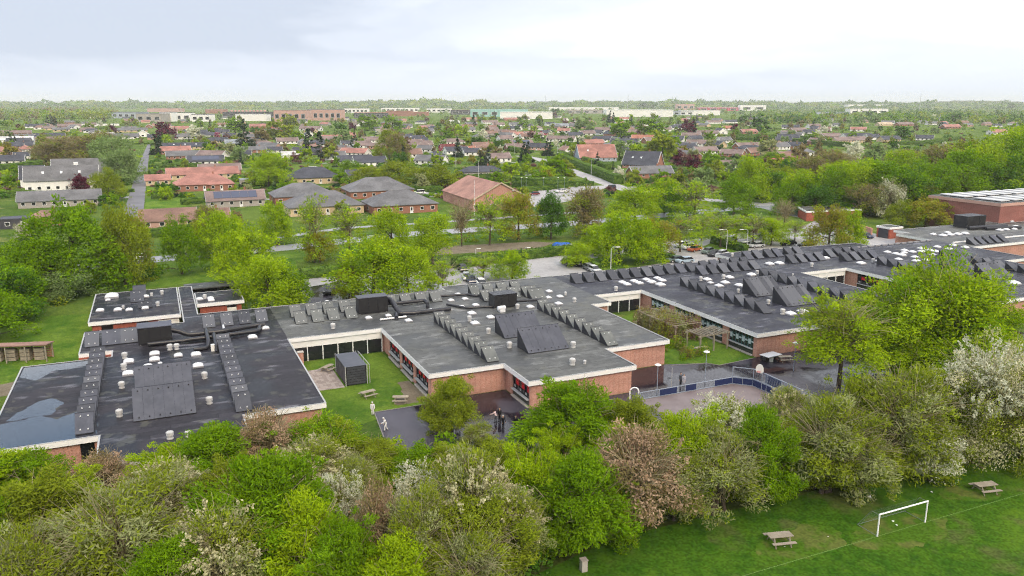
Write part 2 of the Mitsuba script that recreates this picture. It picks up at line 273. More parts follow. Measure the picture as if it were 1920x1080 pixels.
def skylight(k, a, b, w=1.6, d=2.3, h=1.45, m='panel_dark', dots=False, zt=ZT, name='skylight', side=None):
    to = TS @ T().translate([a, b, zt])
    s = reuse(k, name, f'wedge{w},{d},{h}', lambda: wedge_mesh(w, d, h), side or 'panel_side', to)
    m = {'panel_dark': ('panel_dark', 'panel_dark', 'panel_blue', 'panel_mid'), 'panel_grey': ('panel_grey', 'panel_grey', 'panel_mid2')}.get(m, (m,)); m = m[wrng.randrange(len(m))] if w < 3 else m[0]
    if w < 5: reuse(s, 'cover', f'cover{w},{d},{h}', lambda: cover_mesh(w, d, h), m, to)
    else:
        an_ = math.degrees(math.atan2(h - .12, d - .12))
        for i in range(6):
            reuse(s, 'sheet', f'sheet{w},{d},{h}', lambda: cover_mesh(w / 6 - .10, d, h), ('panel_mid' if m == 'panel_dark' else 'panel_blue') if wrng.random() < .4 else m, to @ T().translate([w / 6 * i + .01, 0, .02 * wrng.random()]))
            for fy in (.07, .9): reuse(s, 'bracket', 'bracket', lambda: bracket_mesh(1.0), 'dark', to @ T().translate([w / 6 * (i + .5), (d - .12) * fy, .12 + (h - .12) * fy + .08]) @ T().rotate([1, 0, 0], an_))
    boxpart(s, 'ridge_cap', 'panel_side', (a + w / 2, b + d - .05, zt + h + .03), (w + .14, .16, .13))
    if dots:
        an = math.degrees(math.atan2(h - .12, d - .12))
        for fx in (.28, .72):
            for fy in (.16, .84):
                reuse(s, 'bracket', 'bracket', lambda: bracket_mesh(1.0), 'white', to @ T().translate([w * fx, (d - .12) * fy - .03, .12 + (h - .12) * fy + .06]) @ T().rotate([1, 0, 0], an))
    return s
def vent_mesh():
    return lathe([(0, 0), (.38, 0), (.38, .12), (.30, .16), (.30, .40), (.42, .42), (.42, .56), (.36, .60), (.36, .66), (.44, .68), (.42, .82), (.30, .92), (.12, .96), (0, .97)], 12)
def vent(k, a, b, s=1.0, zt=ZT):
    return reuse(k, 'roof_vent', 'vent', vent_mesh, 'vent_metal', TS @ T().translate([a, b, zt]) @ T().scale(s * .86), 40)
def dome_mesh():
    r = [(.62, .18), (.60, .24), (.42, .40), (.16, .52)]
    v, f = [], []
    for q, z in r: v += [[-q, -q, z], [q, -q, z], [q, q, z], [-q, q, z]]
    for i in range(3):
        for j in range(4):
            A, B = i * 4 + j, i * 4 + (j + 1) % 4
            f += [[A, B, B + 4], [A, B + 4, A + 4]]
    f += [[12, 13, 14], [12, 14, 15]]
    return trimesh.Trimesh(np.array(v), f, process=False)
def dome(k, a, b, s=1.0, zt=ZT):
    to = TS @ T().translate([a, b, zt]) @ T().scale(s)
    d = reuse(k, 'roof_dome', 'dome', dome_mesh, 'dome', to)
    boxpart(d, 'curb', 'curb', (a, b, zt + .09 * s), (1.34 * s, 1.34 * s, .2 * s))
def roofspots(k, origin, pts, fn, **kw):
    for p in pts:
        q = loc(at(origin[0] + p[0] / 5.4, origin[1] + p[1] / 5.4, ZT + .2))
        fn(k, float(q[0]), float(q[1]), *(p[2:3]), **kw)
def duct(k, pts, r, m='black_metal'):
    path = []
    for i, p in enumerate(pts):
        if 0 < i < len(pts) - 1:
            A, B, C = (np.array(pts[i + e], float) for e in (-1, 0, 1))
            u, w = (A - B) / np.linalg.norm(A - B), (C - B) / np.linalg.norm(C - B); e = min(r * 1.4, .45 * np.linalg.norm(A - B), .45 * np.linalg.norm(C - B))
            path += [B + u * e, B + (u + w) * e * .3, B + w * e]
        else: path.append(np.array(p, float))
    return part(k, 'duct', tm(tube(path, r, 10, True)), m, TS, 40)
def plant_unit(k, a0, a1, b0, b1, h, doors, topm='panel_blue'):
    u = part(k, 'ventilation_unit', bx(((a0 + a1) / 2, (b0 + b1) / 2, ZT + .15 + h / 2), (a1 - a0, b1 - b0, h)), 'black_metal', TS)
    part(u, 'lid', bx(((a0 + a1) / 2, (b0 + b1) / 2, ZT + .19 + h), (a1 - a0 + .24, b1 - b0 + .24, .09)), topm, TS)
    n = doors; w = (a1 - a0) / n
    for i in range(n): boxpart(u, 'door', 'dark', (a0 + w * (i + .5), b0 - .03, ZT + .15 + h * .5), (w - .16, .07, h - .3))
    for i in range(n + 1): boxpart(u, 'post', 'black_metal', (a0 + w * i, b0 - .05, ZT + .15 + h / 2), (.09, .1, h))
    for sx in (a0 + .2, a1 - .2): boxpart(u, 'leg', 'trim_grey', (sx, b0 + .2, ZT + .07), (.15, .15, .16))
def window_bay(k, a, b0, b1, kind, n=3, face='a'):
    """A recessed window on a wall that faces -a (face 'a'): frame, dado, panes and blinds."""
    z0, z1, xa = 0.15, 3.02, a + .20
    cb, wb = (b0 + b1) / 2, (b1 - b0)
    fr = [bx((xa, cb, 0.98), (.10, wb, .10)), bx((xa, cb, 2.98), (.10, wb, .10)), bx((xa, cb, 2.30), (.09, wb, .07))]
    for i in range(n * 2 + 1): fr.append(bx((xa, b0 + wb * i / (n * 2), 1.98), (.10, .07 if i % 2 else .11, 2.0)))
    w = part(k, 'window', cat(fr), 'teal' if kind == 'pale' else 'black_metal', TS)
    boxpart(w, 'sill', 'trim_grey', (a - .05, cb, .98), (.5, wb - .02, .06))
    boxpart(w, 'dado', 'dado', (xa - .02, cb, .52), (.12, wb, .86)); boxpart(w, 'plinth', 'concrete', (a + .02, cb, .06), (.6, wb, .2))
    rng = random.Random(int(a * 7 + b0 * 13))
    for i in range(n * 2):
        c = b0 + wb * (i + .5) / (n * 2)
        boxpart(w, 'pane', 'glass', (xa + .045, c, 2.0), (.02, wb / n / 2 - .04, 1.95))
        if kind == 'red' and i % 2 == 0 or kind == 'red2': boxpart(w, 'blind', 'red', (xa - .03, c, 2.15), (.02, wb / n / 2 * 1.25, rng.choice((.75, .62, .85))))
        if kind == 'pale': boxpart(w, 'blind', 'blind_pale', (xa - .03, c, 1.95), (.02, wb / n / 2 - .08, .85 if i % 2 else .25))
        if kind != 'pale' and i % 2: boxpart(w, 'blind', 'trim_grey', (xa - .02, c, 1.35), (.02, wb / n / 2 * .5, .3))
    return w
def glazed_front(k, a0, a1, b, n, drop, door=None):
    """White panels over dark glazing with white posts, on a front that faces -b."""
    w = (a1 - a0) / n
    for i in range(n):
        boxpart(k, 'front_panel', 'white', (a0 + w * (i + .5), b + .30, ZR - .58 - drop / 2), (w - .03, .08, drop))
        g = boxpart(k, 'front_window', 'glass', (a0 + w * (i + .5), b + .36, (ZR - .58 - drop) / 2 + .02), (w - .1, .04, ZR - .60 - drop))
        boxpart(g, 'transom', 'dark', (a0 + w * (i + .5), b + .32, .85), (w - .12, .06, .07))
        boxpart(g, 'mullion', 'dark', (a0 + w * (i + .5), b + .32, 1.1), (.06, .06, 2.0))
    for i in range(n + 1): boxpart(k, 'front_post', 'white', (a0 + w * i, b + .24, (ZR - .58) / 2), (.12, .14, ZR - .58))
def cells(a0, step, n): return [a0 + i * step for i in range(n)]

RIM = ALLP
# -- west wing
kA = wing('west wing of flat dark roofed brick school, with puddles and black ducts', PA, 'roof_dark', 'brick', RIM, [(-9.3, -8.0, 84.0, 85.2), (8.6, 10.2, 83.9, 84.95)])
for a_, b_, w_ in ((-8.65, 85.22, 1.3), (9.4, 84.98, 1.6)):
    g_ = boxpart(kA, 'window', 'glass', (a_, b_, 2.0), (w_, .06, 1.9)); boxpart(g_, 'lintel', 'concrete', (a_, b_ - .38, 2.98), (w_ + .4, .12, .14))
for i in range(11):
    skylight(kA, -9.65, 85.6 + i * 2.44, m='panel_dark' if i % 3 else 'panel_blue', dots=True)
    skylight(kA, 5.65, 85.3 + i * 2.46, m='panel_dark' if (i + 1) % 3 else 'panel_blue', dots=True)
skylight(kA, -4.35, 86.9, 6.1, 3.5, 2.5, 'panel_blue', name='large_skylight'); skylight(kA, -4.25, 94.6, 6.1, 3.5, 2.5, 'panel_blue', name='large_skylight')
for a_ in (4.5, 7.05, 9.6, 12.05): skylight(kA, a_, 121.7, m='panel_dark', dots=True)
for a_, w_ in ((-10.8, 1.7), (-8.7, 2.3), (-6.4, 2.1)): skylight(kA, a_, 118.0, w_, 2.6, 1.5, 'panel_dark', dots=True)
z1, z2, z3, z4, z5, z6, z7 = (130, 530), (480, 500), (800, 500), (1050, 440), (1320, 420), (1570, 380), (1570, 330)
roofspots(kA, z1, [(862, 712, .95), (862, 770, .95), (600, 790, .95), (592, 912, .95), (1102, 728, .8), (1282, 720, .95), (1303, 833, .95), (795, 838, .8), (1855, 545, .95), (1232, 503, .5), (917, 803, .4), (1110, 803, .4)], dome)
roofspots(kA, z1, [(1018, 665), (1087, 660), (560, 750), (552, 862), (530, 1050), (1370, 952)], vent)
roofspots(kA, (0, 500), [(672 * 1.8, 832 * 1.8), (1178 * 1.8, 760 * 1.8), (957 * 1.8, 957 * 1.8), (1058 * 1.8, 946 * 1.8, .8)], vent)
roofspots(kA, z2, [(95, 615, .8)], dome)
plant_unit(kA, -4.1, 0.1, 115.9, 118.6, 2.3, 3)
duct(kA, [(0.0, 117.2, ZT + 1.5), (1.2, 117.2, ZT + 1.2), (2.2, 117.0, ZT + .55), (7.2, 117.2, ZT + .55), (11.0, 118.2, ZT + .55), (12.8, 118.4, ZT + .55)], .36)
duct(kA, [(-3.0, 114.9, ZT + .4), (2.0, 115.0, ZT + .4), (7.5, 115.2, ZT + .45), (11.6, 115.6, ZT + .45), (12.0, 117.9, ZT + .45)], .28)
duct(kA, [(4.6, 117.2, ZT + 1.0), (4.6, 112.4, ZT + .8), (4.4, 110.6, ZT + .25), (2.6, 110.4, ZT + .25)], .27)
duct(kA, [(5.5, 115.2, ZT + .75), (5.4, 109.8, ZT + .7), (5.4, 108.9, ZT - .02)], .27)
duct(kA, [(7.1, 117.6, ZT + .5), (7.1, 120.2, ZT + .6), (7.1, 120.3, ZT + .1)], .15, 'metal')
for a_, b_ in ((4.95, 109.6), (6.2, 109.9)): boxpart(kA, 'duct_shield', 'offwhite', (a_, b_, ZT + .45), (.45, .5, .9))
boxpart(kA, 'roof_step', 'brick_dark', (-9.4, 114.9, 2.9), (4.0, .22, .5))
def blob(pts, seed, amp=.5, fr=.9):
    g = Polygon(pts).buffer(.6).buffer(-.3).segmentize(.25); c = np.array(g.exterior.coords)
    n = meshkit.fbm(np.c_[c * fr, c[:, :1] * 0], 4, seed) - .5; m = meshkit.fbm(np.c_[c * fr + 31.7, c[:, :1] * 0], 4, seed + 5) - .5
    return Polygon(c + np.c_[n, m] * 2 * amp).buffer(0)
inA = hbox(-17.2, -7.75, 84.7, 111.8)
for i, pts in enumerate([[(-17, 84.8), (-8.2, 84.8), (-8.2, 91.3), (-10, 92.4), (-12, 90.4), (-13.2, 92.6), (-17, 91.5)], [(-16, 93.2), (-13, 93.0), (-11.9, 95.8), (-13.2, 98.0), (-14.6, 96.2)], [(-17, 107.6), (-15.4, 106.2), (-14.6, 109.2), (-10.2, 109.6), (-10.2, 111.6), (-17, 111.6)]]):
    part(kA, 'puddle', sheet(blob(pts, 40 + i, .8, .55).intersection(inA), ZT + .006), 'water', TS)
# -- north-west blocks
kA2 = wing('square flat roofed brick block behind the west wing, with white domes and a hatch', PA2, 'roof_dark', 'brick_dark', None, [(-9.6, -8.0, 131.7, 132.6), (-4.6, -3.0, 131.7, 132.6)])
for a_ in (-8.8, -3.8):
    g_ = boxpart(kA2, 'window', 'glass', (a_, 132.62, 2.35), (1.6, .06, 1.2)); boxpart(g_, 'lintel', 'trim_grey', (a_, 132.28, 2.98), (2.1, .16, .16))
for i in range(4): boxpart(kA2, 'cladding_board', 'offwhite', (-.1, 132.30, 1.6 + .36 * i), (3.0, .06, .32))
roofspots(kA2, z1, [(310, 275, .9), (490, 268, .9), (605, 268, .8), (768, 250, .8), (772, 135, .85), (430, 138, 1.6), (390, 168, .6)], dome)
roofspots(kA2, z1, [(833, 122, .7), (938, 105, .9), (895, 222, .9), (545, 248, .6)], vent)
skylight(kA2, -5.6, 143.0, 2.0, 3.0, 1.3, 'panel_dark', dots=True, name='roof_hatch'); skylight(kA2, -4.4, 138.1, 2.0, 1.6, .7, 'black_metal', dots=True, name='roof_hatch')
skylight(kA2, -5.3, 148.3, 2.0, 2.6, 1.2, 'panel_dark', name='roof_hatch')
kA3 = wing('small flat roofed brick block with white fascia, right of the square block', PA3, 'roof_dark', 'brick_dark', None, [(9.0, 10.6, 137.2, 138.1)])
g_ = boxpart(kA3, 'window', 'glass', (9.8, 138.12, 2.3), (1.6, .06, 1.1)); boxpart(g_, 'blind', 'offwhite', (9.8, 138.06, 2.1), (1.5, .03, .6)); boxpart(g_, 'lintel', 'offwhite', (9.8, 137.78, 2.96), (2.1, .16, .16))
roofspots(kA3, z1, [(1320, 160, .8), (1430, 152, .8), (1437, 172, .8)], dome); roofspots(kA3, z1, [(1372, 148, .9)], vent)
# -- middle wing
nb = [(28.3, 29.15, b, b + 5.2) for b in (90.3, 96.6, 102.9)] + [(38.3, 39.15, 82.0, 86.9)]
kB = wing('middle wing of the school with grey roof, grey sawtooth skylights and red blinds', PB, 'roof_grey', 'brick', RIM, nb)
for n in nb: window_bay(kB, n[0] + .45, n[2], n[3], 'red', 3)
glazed_front(kB, 15.4, 28.4, 110.9, 6, 1.0)
for i in range(9):
    skylight(kB, 36.65, 90.0 + i * 2.40, m='panel_grey', dots=True); skylight(kB, 54.3, 89.8 + i * 2.49, m='panel_grey', dots=True)
skylight(kB, 42.95, 91.1, 6.1, 3.6, 2.55, 'panel_blue', name='large_skylight'); skylight(kB, 42.85, 98.7, 6.1, 3.6, 2.55, 'panel_blue', name='large_skylight')
for a_ in (17.3, 19.85, 22.25, 24.95): skylight(kB, a_, 118.2, m='panel_grey', dots=True)
for a_ in (17.3, 19.8, 22.4, 25.0, 32.7, 35.2, 37.8, 40.35): skylight(kB, a_, 122.5 if a_ < 30 else 122.9, m='panel_grey', dots=True)
for a_ in (47.9, 50.55, 53.1, 55.7): skylight(kB, a_, 124.1, m='panel_grey', dots=True)
for a_ in (48.4, 50.9, 53.4): skylight(kB, a_, 119.9, m='panel_grey', dots=True)
for a_, b_ in ((55.9, 119.6), (56.1, 117.4)): skylight(kB, a_, b_, 2.6, m='panel_grey', dots=True)
roofspots(kB, z2, [(1140, 512, .75), (1340, 488, .7), (1545, 540, .8), (1500, 465, .55), (1620, 455, .7), (720, 348, .6)], dome)
roofspots(kB, z2, [(780, 612)], vent)
roofspots(kB, z3, [(45, 437, .75), (215, 427, .8), (320, 275, .75), (390, 320, .75), (247, 335, .75), (355, 402, .8), (497, 383, .8), (458, 467, .95), (648, 507, .9), (490, 568, .95), (1050, 403, .9), (1130, 257, .7), (1240, 245, .8), (1230, 307, .75), (1350, 297, .8), (1335, 369, .85)], dome)
roofspots(kB, z3, [(432, 535), (625, 662), (838, 805, 1.05), (1483, 803, 1.05), (1475, 978, 1.1), (1600, 968, .6), (918, 410, .95), (1497, 345, .9), (1405, 275, .7)], vent)
plant_unit(kB, 27.2, 31.8, 119.9, 121.9, 2.45, 3); plant_unit(kB, 47.9, 51.8, 114.6, 117.0, 2.1, 3, 'black_metal')
q_ = loc(at(800 + 760 / 5.4, 500 + 455 / 5.4, ZT)); tb = part(kB, 'roof_fan', cat([bx((q_[0], q_[1], ZT + .15), (.9, .9, .3)), bx((q_[0], q_[1], ZT + .55), (.7, .8, .5))]), 'dome', TS); part(tb, 'fan_drum', tm(tube([(q_[0] - .7, q_[1], ZT + .6), (q_[0] + .6, q_[1], ZT + .6)], .36, 10, True)), 'dome', TS)
duct(kB, [(31.8, 121.0, ZT + 1.9), (32.5, 120.6, ZT + 1.8), (32.8, 117.5, ZT + .7), (33.0, 116.6, ZT + .3)], .42)
duct(kB, [(31.9, 120.9, ZT + 1.1), (34.6, 120.9, ZT + 1.0), (38.3, 121.0, ZT + 1.0), (38.3, 119.6, ZT + .9), (38.3, 119.5, ZT)], .3)
duct(kB, [(32.8, 116.4, ZT + .5), (35.5, 116.0, ZT + .45), (41.0, 116.2, ZT + .45)], .33); duct(kB, [(32.2, 116.6, ZT + .5), (31.8, 115.0, ZT + .4), (31.8, 114.9, ZT)], .3)
duct(kB, [(29.3, 115.2, ZT + .2), (33.5, 115.4, ZT + .2)], .14, 'white')
duct(kB, [(41.5, 125.5, ZT + .3), (47.0, 124.9, ZT + .3), (48.0, 123.2, ZT + .3), (50.0, 123.0, ZT + .3)], .2)
duct(kB, [(41.6, 119.6, ZT + .3), (43.8, 116.0, ZT + .3), (47.9, 115.4, ZT + .3)], .2); duct(kB, [(51.8, 116.0, ZT + .6), (57.0, 115.9, ZT + .4)], .24)
# -- east wing
nc = [(76.8, 77.65, b, b + 5.5) for b in (87.2, 94.2, 101.2, 108.2)]
kC = wing('third school wing with dark blue roof, dark sawtooth skylights and teal windows', PC, 'roof_blue', 'brick', RIM, nc)
for n in nc: window_bay(kC, n[0] + .45, n[2], n[3], 'pale', 4)
glazed_front(kC, 68.0, 76.7, 116.2, 4, 1.0)
for i in range(9):
    skylight(kC, 85.45, 94.6 + i * 2.49); skylight(kC, 103.7, 94.7 + i * 2.49)
skylight(kC, 91.9, 96.4, 6.2, 3.6, 2.55, 'panel_dark', name='large_skylight'); skylight(kC, 91.9, 103.9, 6.2, 3.6, 2.55, 'panel_dark', name='large_skylight')
for i in range(11): skylight(kC, 68.6 + i * 2.57, 125.4)
for i in range(5): skylight(kC, 97.7 + i * 2.56, 125.6)
for i in range(6): skylight(kC, 94.4 + i * 2.56, 122.1)
skylight(kC, 112.9, 130.8); skylight(kC, 115.5, 130.8)
roofspots(kC, z4, [(632, 480, .95), (680, 500, .95), (750, 467, .95), (803, 487, .95), (873, 452, .95), (928, 478, 1.1), (985, 437, .9), (1035, 460, .95), (1018, 505, 1.15), (1490, 452, 1.05), (1715, 430, 1.05), (1672, 483, 1.05), (1610, 515, 1.0), (1815, 510, 1.05), (1525, 482, .7), (1880, 525, 1.0)], dome)
roofspots(kC, z4, [(565, 555), (1425, 455), (1655, 435), (145, 668, .9), (940, 345, .9), (1805, 572, .8)], vent)
roofspots(kC, z5, [(663, 403, 1.15), (762, 396, 1.15), (480, 512, 1.1), (875, 905, 1.1), (1000, 883, 1.1)], dome)
roofspots(kC, z5, [(1190, 790, 1.1), (795, 900, 1.1), (985, 900, 1.05), (652, 795, .9), (538, 495, .9), (285, 318, .9), (900, 512, .5)], vent)
# -- far east wing
kD = wing('fourth wing of the school with dark blue roof, partly hidden by the large lime tree', PD, 'roof_blue', 'brick', RIM, [(125.2, 126.05, b, b + 5.5) for b in (86.5, 93.5, 100.5, 108.0)])
for b_ in (86.5, 93.5, 100.5, 108.0): window_bay(kD, 125.65, b_, b_ + 5.5, 'red', 3)
glazed_front(kD, 113.6, 125.1, 116.0, 5, 1.0)
for i in range(9):
    skylight(kD, 134.3, 94.6 + i * 2.49); skylight(kD, 152.6, 94.7 + i * 2.49)
skylight(kD, 140.8, 96.4, 6.2, 3.6, 2.55, 'panel_dark', name='large_skylight'); skylight(kD, 140.8, 103.9, 6.2, 3.6, 2.55, 'panel_dark', name='large_skylight')
for a_ in (118.6, 120.9, 124.2, 126.7): skylight(kD, a_, 130.8)
for i in range(4): skylight(kD, 118.6 + i * 2.5, 123.9)
for i in range(4): skylight(kD, 130.9 + i * 2.6, 125.7)
for i in range(4): skylight(kD, 130.6 + i * 2.6, 121.0)
roofspots(kD, z5, [(1230, 343, 1.05), (1590, 396, 1.15), (1770, 375, 1.0)], dome); roofspots(kD, z5, [(1090, 420), (1713, 378)], vent)
roofspots(kD, z6, [(508, 500), (592, 516), (655, 530, 1.1), (680, 482), (677, 505, .9), (760, 497), (848, 462), (930, 480), (850, 492), (1012, 447), (1173, 430), (1292, 452, 1.1), (995, 492), (1130, 467), (785, 550), (800, 590, 1.1), (620, 572), (900, 580), (1075, 587), (965, 527), (1780, 818, 1.5)], dome)
for i in range(14): boxpart(kD, 'roof_kerb', 'curb', (141 + i * 2.1, 132.0, ZT + .14), (1.4, .35, .3))
# -- rear block and sports hall
kE = wing('low rear school block with grey roof and black plant, before the sports hall', PE, 'roof_grey', 'brick', RIM)
roofspots(kE, z6, [(970, 319), (1068, 332, 1.2), (1115, 302), (1147, 325, 1.1), (1220, 319, 1.2), (1293, 312, 1.2), (1750, 187, 1.1), (1675, 252, 1.1), (1645, 277, 1.1), (1710, 272, 1.1), (1808, 239), (1750, 252), (1790, 267)], dome)
qa, qb = loc(at(1570 + 1290 / 5.4, 380 + 262 / 5.4, ZT)), loc(at(1570 + 1480 / 5.4, 380 + 250 / 5.4, ZT))
plant_unit(kE, float(qa[0]), float(qb[0]) + .5, float(qa[1]) - .5, float(qa[1]) + 3.5, 3.0, 3, 'black_metal')
duct(kE, [(qa[0] - 2, qa[1] - 2.5, ZT + .6), (qb[0] + 4, qb[1] - 3.5, ZT + .6)], .5); duct(kE, [(qa[0] + 2, qa[1] - 4.5, ZT + .5), (qb[0] + 6, qb[1] - 6.0, ZT + .5)], .4)
for i in range(5): skylight(kE, 173.0 + i * 2.6, 110.0 + 13.5, 1.6, 2.3, 1.4)
boxpart(kE, 'roof_edge', 'white', (190.0, 127.6, ZT + .12), (38.0, .3, .26))
kH = thing('sports_hall', 'tall brick sports hall with white roof panels at the right edge', 'sports hall')
PH = hbox(211, 275, 144.6, 167.0)
part(kH, 'wall', prism(PH, -.3, 8.2), 'hall_brick', TS); part(kH, 'fascia', prism(PH.buffer(.25, join_style=2), 8.2, 9.0), 'wall_i', TS); part(kH, 'roof', prism(PH.buffer(.05), 9.0, 9.08), 'roof_grey', TS)
for i in range(11):
    for j in range(2):
        c_ = (215.0 + i * 5.6, 150.3 + j * 11.0)
        s_ = boxpart(kH, 'roof_panel', 'hall_panel', (c_[0], c_[1], 9.42), (3.6, 8.2, .25)); boxpart(s_, 'curb', 'dark', (c_[0], c_[1], 9.19), (3.3, 7.8, .24))
q_ = loc(at(1900, 387, 7.2)); part(kH, 'sign_disc', tm(tube([(q_[0], 144.62, 7.1), (q_[0], 144.45, 7.1)], .9, 20, True)), 'white', TS)
# -- small outbuildings
def hut(name, label, poly, h, brickm, roofm, fh=.5, cat_='shed'):
    k = thing(name, label, cat_)
    part(k, 'wall', prism(poly, -.2, h - fh), brickm, TS); part(k, 'fascia', prism(poly.buffer(.2, join_style=2).difference(poly.buffer(.02, join_style=2)), h - fh, h), 'white', TS)
    part(k, 'roof', prism(poly.buffer(.021, join_style=2), h - fh + .01, h - .06), roofm, TS); return k
k_ = hut('brick_shed', 'small dark red brick shed with white fascia beside the rear block', pl((180, 153.4), (184.6, 153.4), (184.6, 157.6), (180, 157.6)), 3.1, 'brick_dark', 'roof_grey')
boxpart(k_, 'door', 'wall_q', (179.96, 155.4, 1.25), (.08, 3.2, 2.5))
k_ = thing('garden_wall', 'low red brick wall running left from the small dark red shed', 'wall'); part(k_, 'wall', prism(pl((178.6, 158.1), (179.0, 158.1), (184.0, 172.0), (183.6, 172.0)), -.2, 2.3), 'brick', TS)
k_ = hut('flat_roofed_pavilion', 'flat roofed brick pavilion with white eaves below the woodland', pl((183.5, 187.6), (203, 184.6), (204, 190.6), (189, 197)), 3.2, 'brick_dark', 'roof_grey', cat_='pavilion')
# ------------------------------------------------------------------ ground, roads, water
def worn_color(p, n, uv):
    g = P.fbm(p.x * 0.8, p.y * 0.8, 5, 4); return P.mix((0.046, 0.100, 0.006), (0.086, 0.105, 0.022), P.smoothstep(0.40, 0.70, g)) * (0.75 + 0.5 * P.noise(p.x * 6, p.y * 6))
proc_mat('worn', worn_color, 0.95, 0.1)
def ground_sheet(name, poly, z, m, label, world=False):
    k = thing(name, label, name.replace('_', ' '), kind='structure')
    put(k, sheet(poly, z), m, None if world else TS); return k
def pxpoly(*pts): return Polygon([tuple(at(x, y)[:2]) for x, y in pts])
def pxline(w, *pts): return LineString([tuple(at(x, y)[:2]) for x, y in pts]).buffer(w / 2, cap_style=2, join_style=1)
gx, gy = np.meshgrid(np.linspace(-7000, 7000, 57), np.linspace(-600, 11000, 47))
i_, j_ = np.meshgrid(np.arange(46), np.arange(56), indexing='ij'); n_ = i_ * 57 + j_
put(thing('ground', 'green grassland reaching out to the horizon', 'ground', kind='structure'), (np.c_[gx.ravel(), gy.ravel(), gx.ravel() * 0], np.stack([n_, n_ + 1, n_ + 58, n_ + 57], -1).reshape(-1, 4)), 'grass')
FIELD_EDGE = [(900, 1300), (1000, 1080), (1150, 1010), (1350, 962), (1560, 912), (1740, 886), (1920, 852), (2300, 790)]
ground_sheet('sports_field', pxpoly(*FIELD_EDGE, (2900, 1000), (2600, 1500)), .010, 'field_grass', 'bright green sports field with worn patches at the lower right', True)
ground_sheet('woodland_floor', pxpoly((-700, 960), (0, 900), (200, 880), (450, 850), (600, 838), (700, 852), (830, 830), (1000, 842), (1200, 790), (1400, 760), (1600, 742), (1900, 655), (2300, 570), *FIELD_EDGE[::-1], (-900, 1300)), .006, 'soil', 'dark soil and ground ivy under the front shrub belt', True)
ground_sheet('playground', pl((21.3, 88.2), (28.3, 88.2), (28.3, 88.9), (38.6, 88.9), (38.6, 81.5), (53.2, 81.5), (53.2, 89.0), (63.5, 89.0), (69.0, 87.2), (70.0, 85.7), (77, 86.2), (77, 86.4), (113, 86.4), (113, 90), (125, 90), (125, 84), (125, 68), (90, 66), (50, 64), (30, 70), (21, 76), (20.4, 80.6)), .014, 'play', 'dark wet asphalt school playground with puddles')
ground_sheet('ball_court', pl((52.4, 66), (68.7, 66), (68.7, 77.0), (66.8, 78.9), (52.4, 78.9)), .018, 'court', 'brownish ball court floor inside the blue boards')
ground_sheet('worn_path', blob([(24.8, 89.5), (28.0, 89.3), (28.1, 97.0), (27.0, 97.0), (26.4, 92.5), (24.6, 91.0)], 3, .35), .008, 'dirt', 'worn bare earth along the middle wing')
ground_sheet('garden_path', blob([(-24.0, 112), (-18, 113), (-12.6, 115), (-12.6, 120), (-17, 119), (-24, 116)], 5, .4), .008, 'dirt', 'pale gravel path left of the west wing')
for l_, c_, s_, sd in (('worn goalmouth with thin brown grass', (56.0, 43.2), (5.0, 2.2), 3), ('worn patch of thin grass around the left picnic table', (46.5, 45.0), (4.2, 1.9), 4), ('worn patch of thin grass by the right picnic table', (68.0, 45.3), (3.0, 1.5), 5), ('trodden strip of earth at the foot of the blossoming shrubs', (64.5, 51.5), (4.5, 1.2), 6)):
    ground_sheet('worn_grass', blob([(c_[0] + s_[0] * math.cos(t), c_[1] + s_[1] * math.sin(t)) for t in np.linspace(0, 2 * math.pi, 24)[:-1]], sd, 1.1, .5), .0135, 'worn', l_)
ROADS = {}
def road(name, poly, z, m, label): ROADS[numbered('r')] = poly; return ground_sheet(name, poly, z, m, label, True)
road('main_road', pxline(8.0, (-500, 575), (-100, 530), (270, 488), (550, 463), (740, 441), (900, 430), (1070, 419), (1280, 400), (1440, 384), (1600, 367), (1800, 347), (2100, 318)), .012, 'road', 'grey main road running behind the school trees')
road('cycle_path', pxline(3.2, (520, 446), (640, 428), (830, 416), (1000, 404), (1110, 396)), .008, 'road', 'pale cycle path along the far side of the main road')
road('side_road', pxline(8, (1445, 385), (1300, 372), (1180, 357), (1120, 338), (1052, 313), (1010, 298), (975, 292)), .016, 'lot', 'pale side road curving up beside the long hedge')
road('street', pxpoly((230, 405), (268, 408), (278, 303), (283, 268), (278, 268), (262, 303)), .012, 'street_asphalt', 'straight grey residential street on the left')
road('car_park', pxpoly((556, 580), (562, 523), (700, 513), (850, 503), (930, 487), (1085, 469), (1130, 461), (1260, 452), (1330, 446), (1420, 432), (1500, 428), (1528, 414), (1470, 402), (1420, 388), (1470, 383), (1560, 420), (1640, 438), (1700, 452), (1640, 468), (1400, 482), (1290, 500), (1040, 530)), .008, 'lot', 'pale car park and access road behind the school')
road('wet_yard', pxpoly((556, 582), (566, 540), (640, 528), (660, 545), (700, 560), (640, 575)), .012, 'play', 'dark wet asphalt yard behind the connecting corridor')
road('hall_car_park', pxpoly((985, 366), (1010, 356), (1080, 350), (1150, 347), (1110, 362), (1075, 376), (1000, 388)), .012, 'lot', 'small car park right of the red brick hall')
road('bare_earth', pxpoly((790, 470), (850, 461), (1000, 453), (1040, 455), (1010, 466), (820, 478)), .010, 'dirt', 'bare earth strip below the roadside trees')
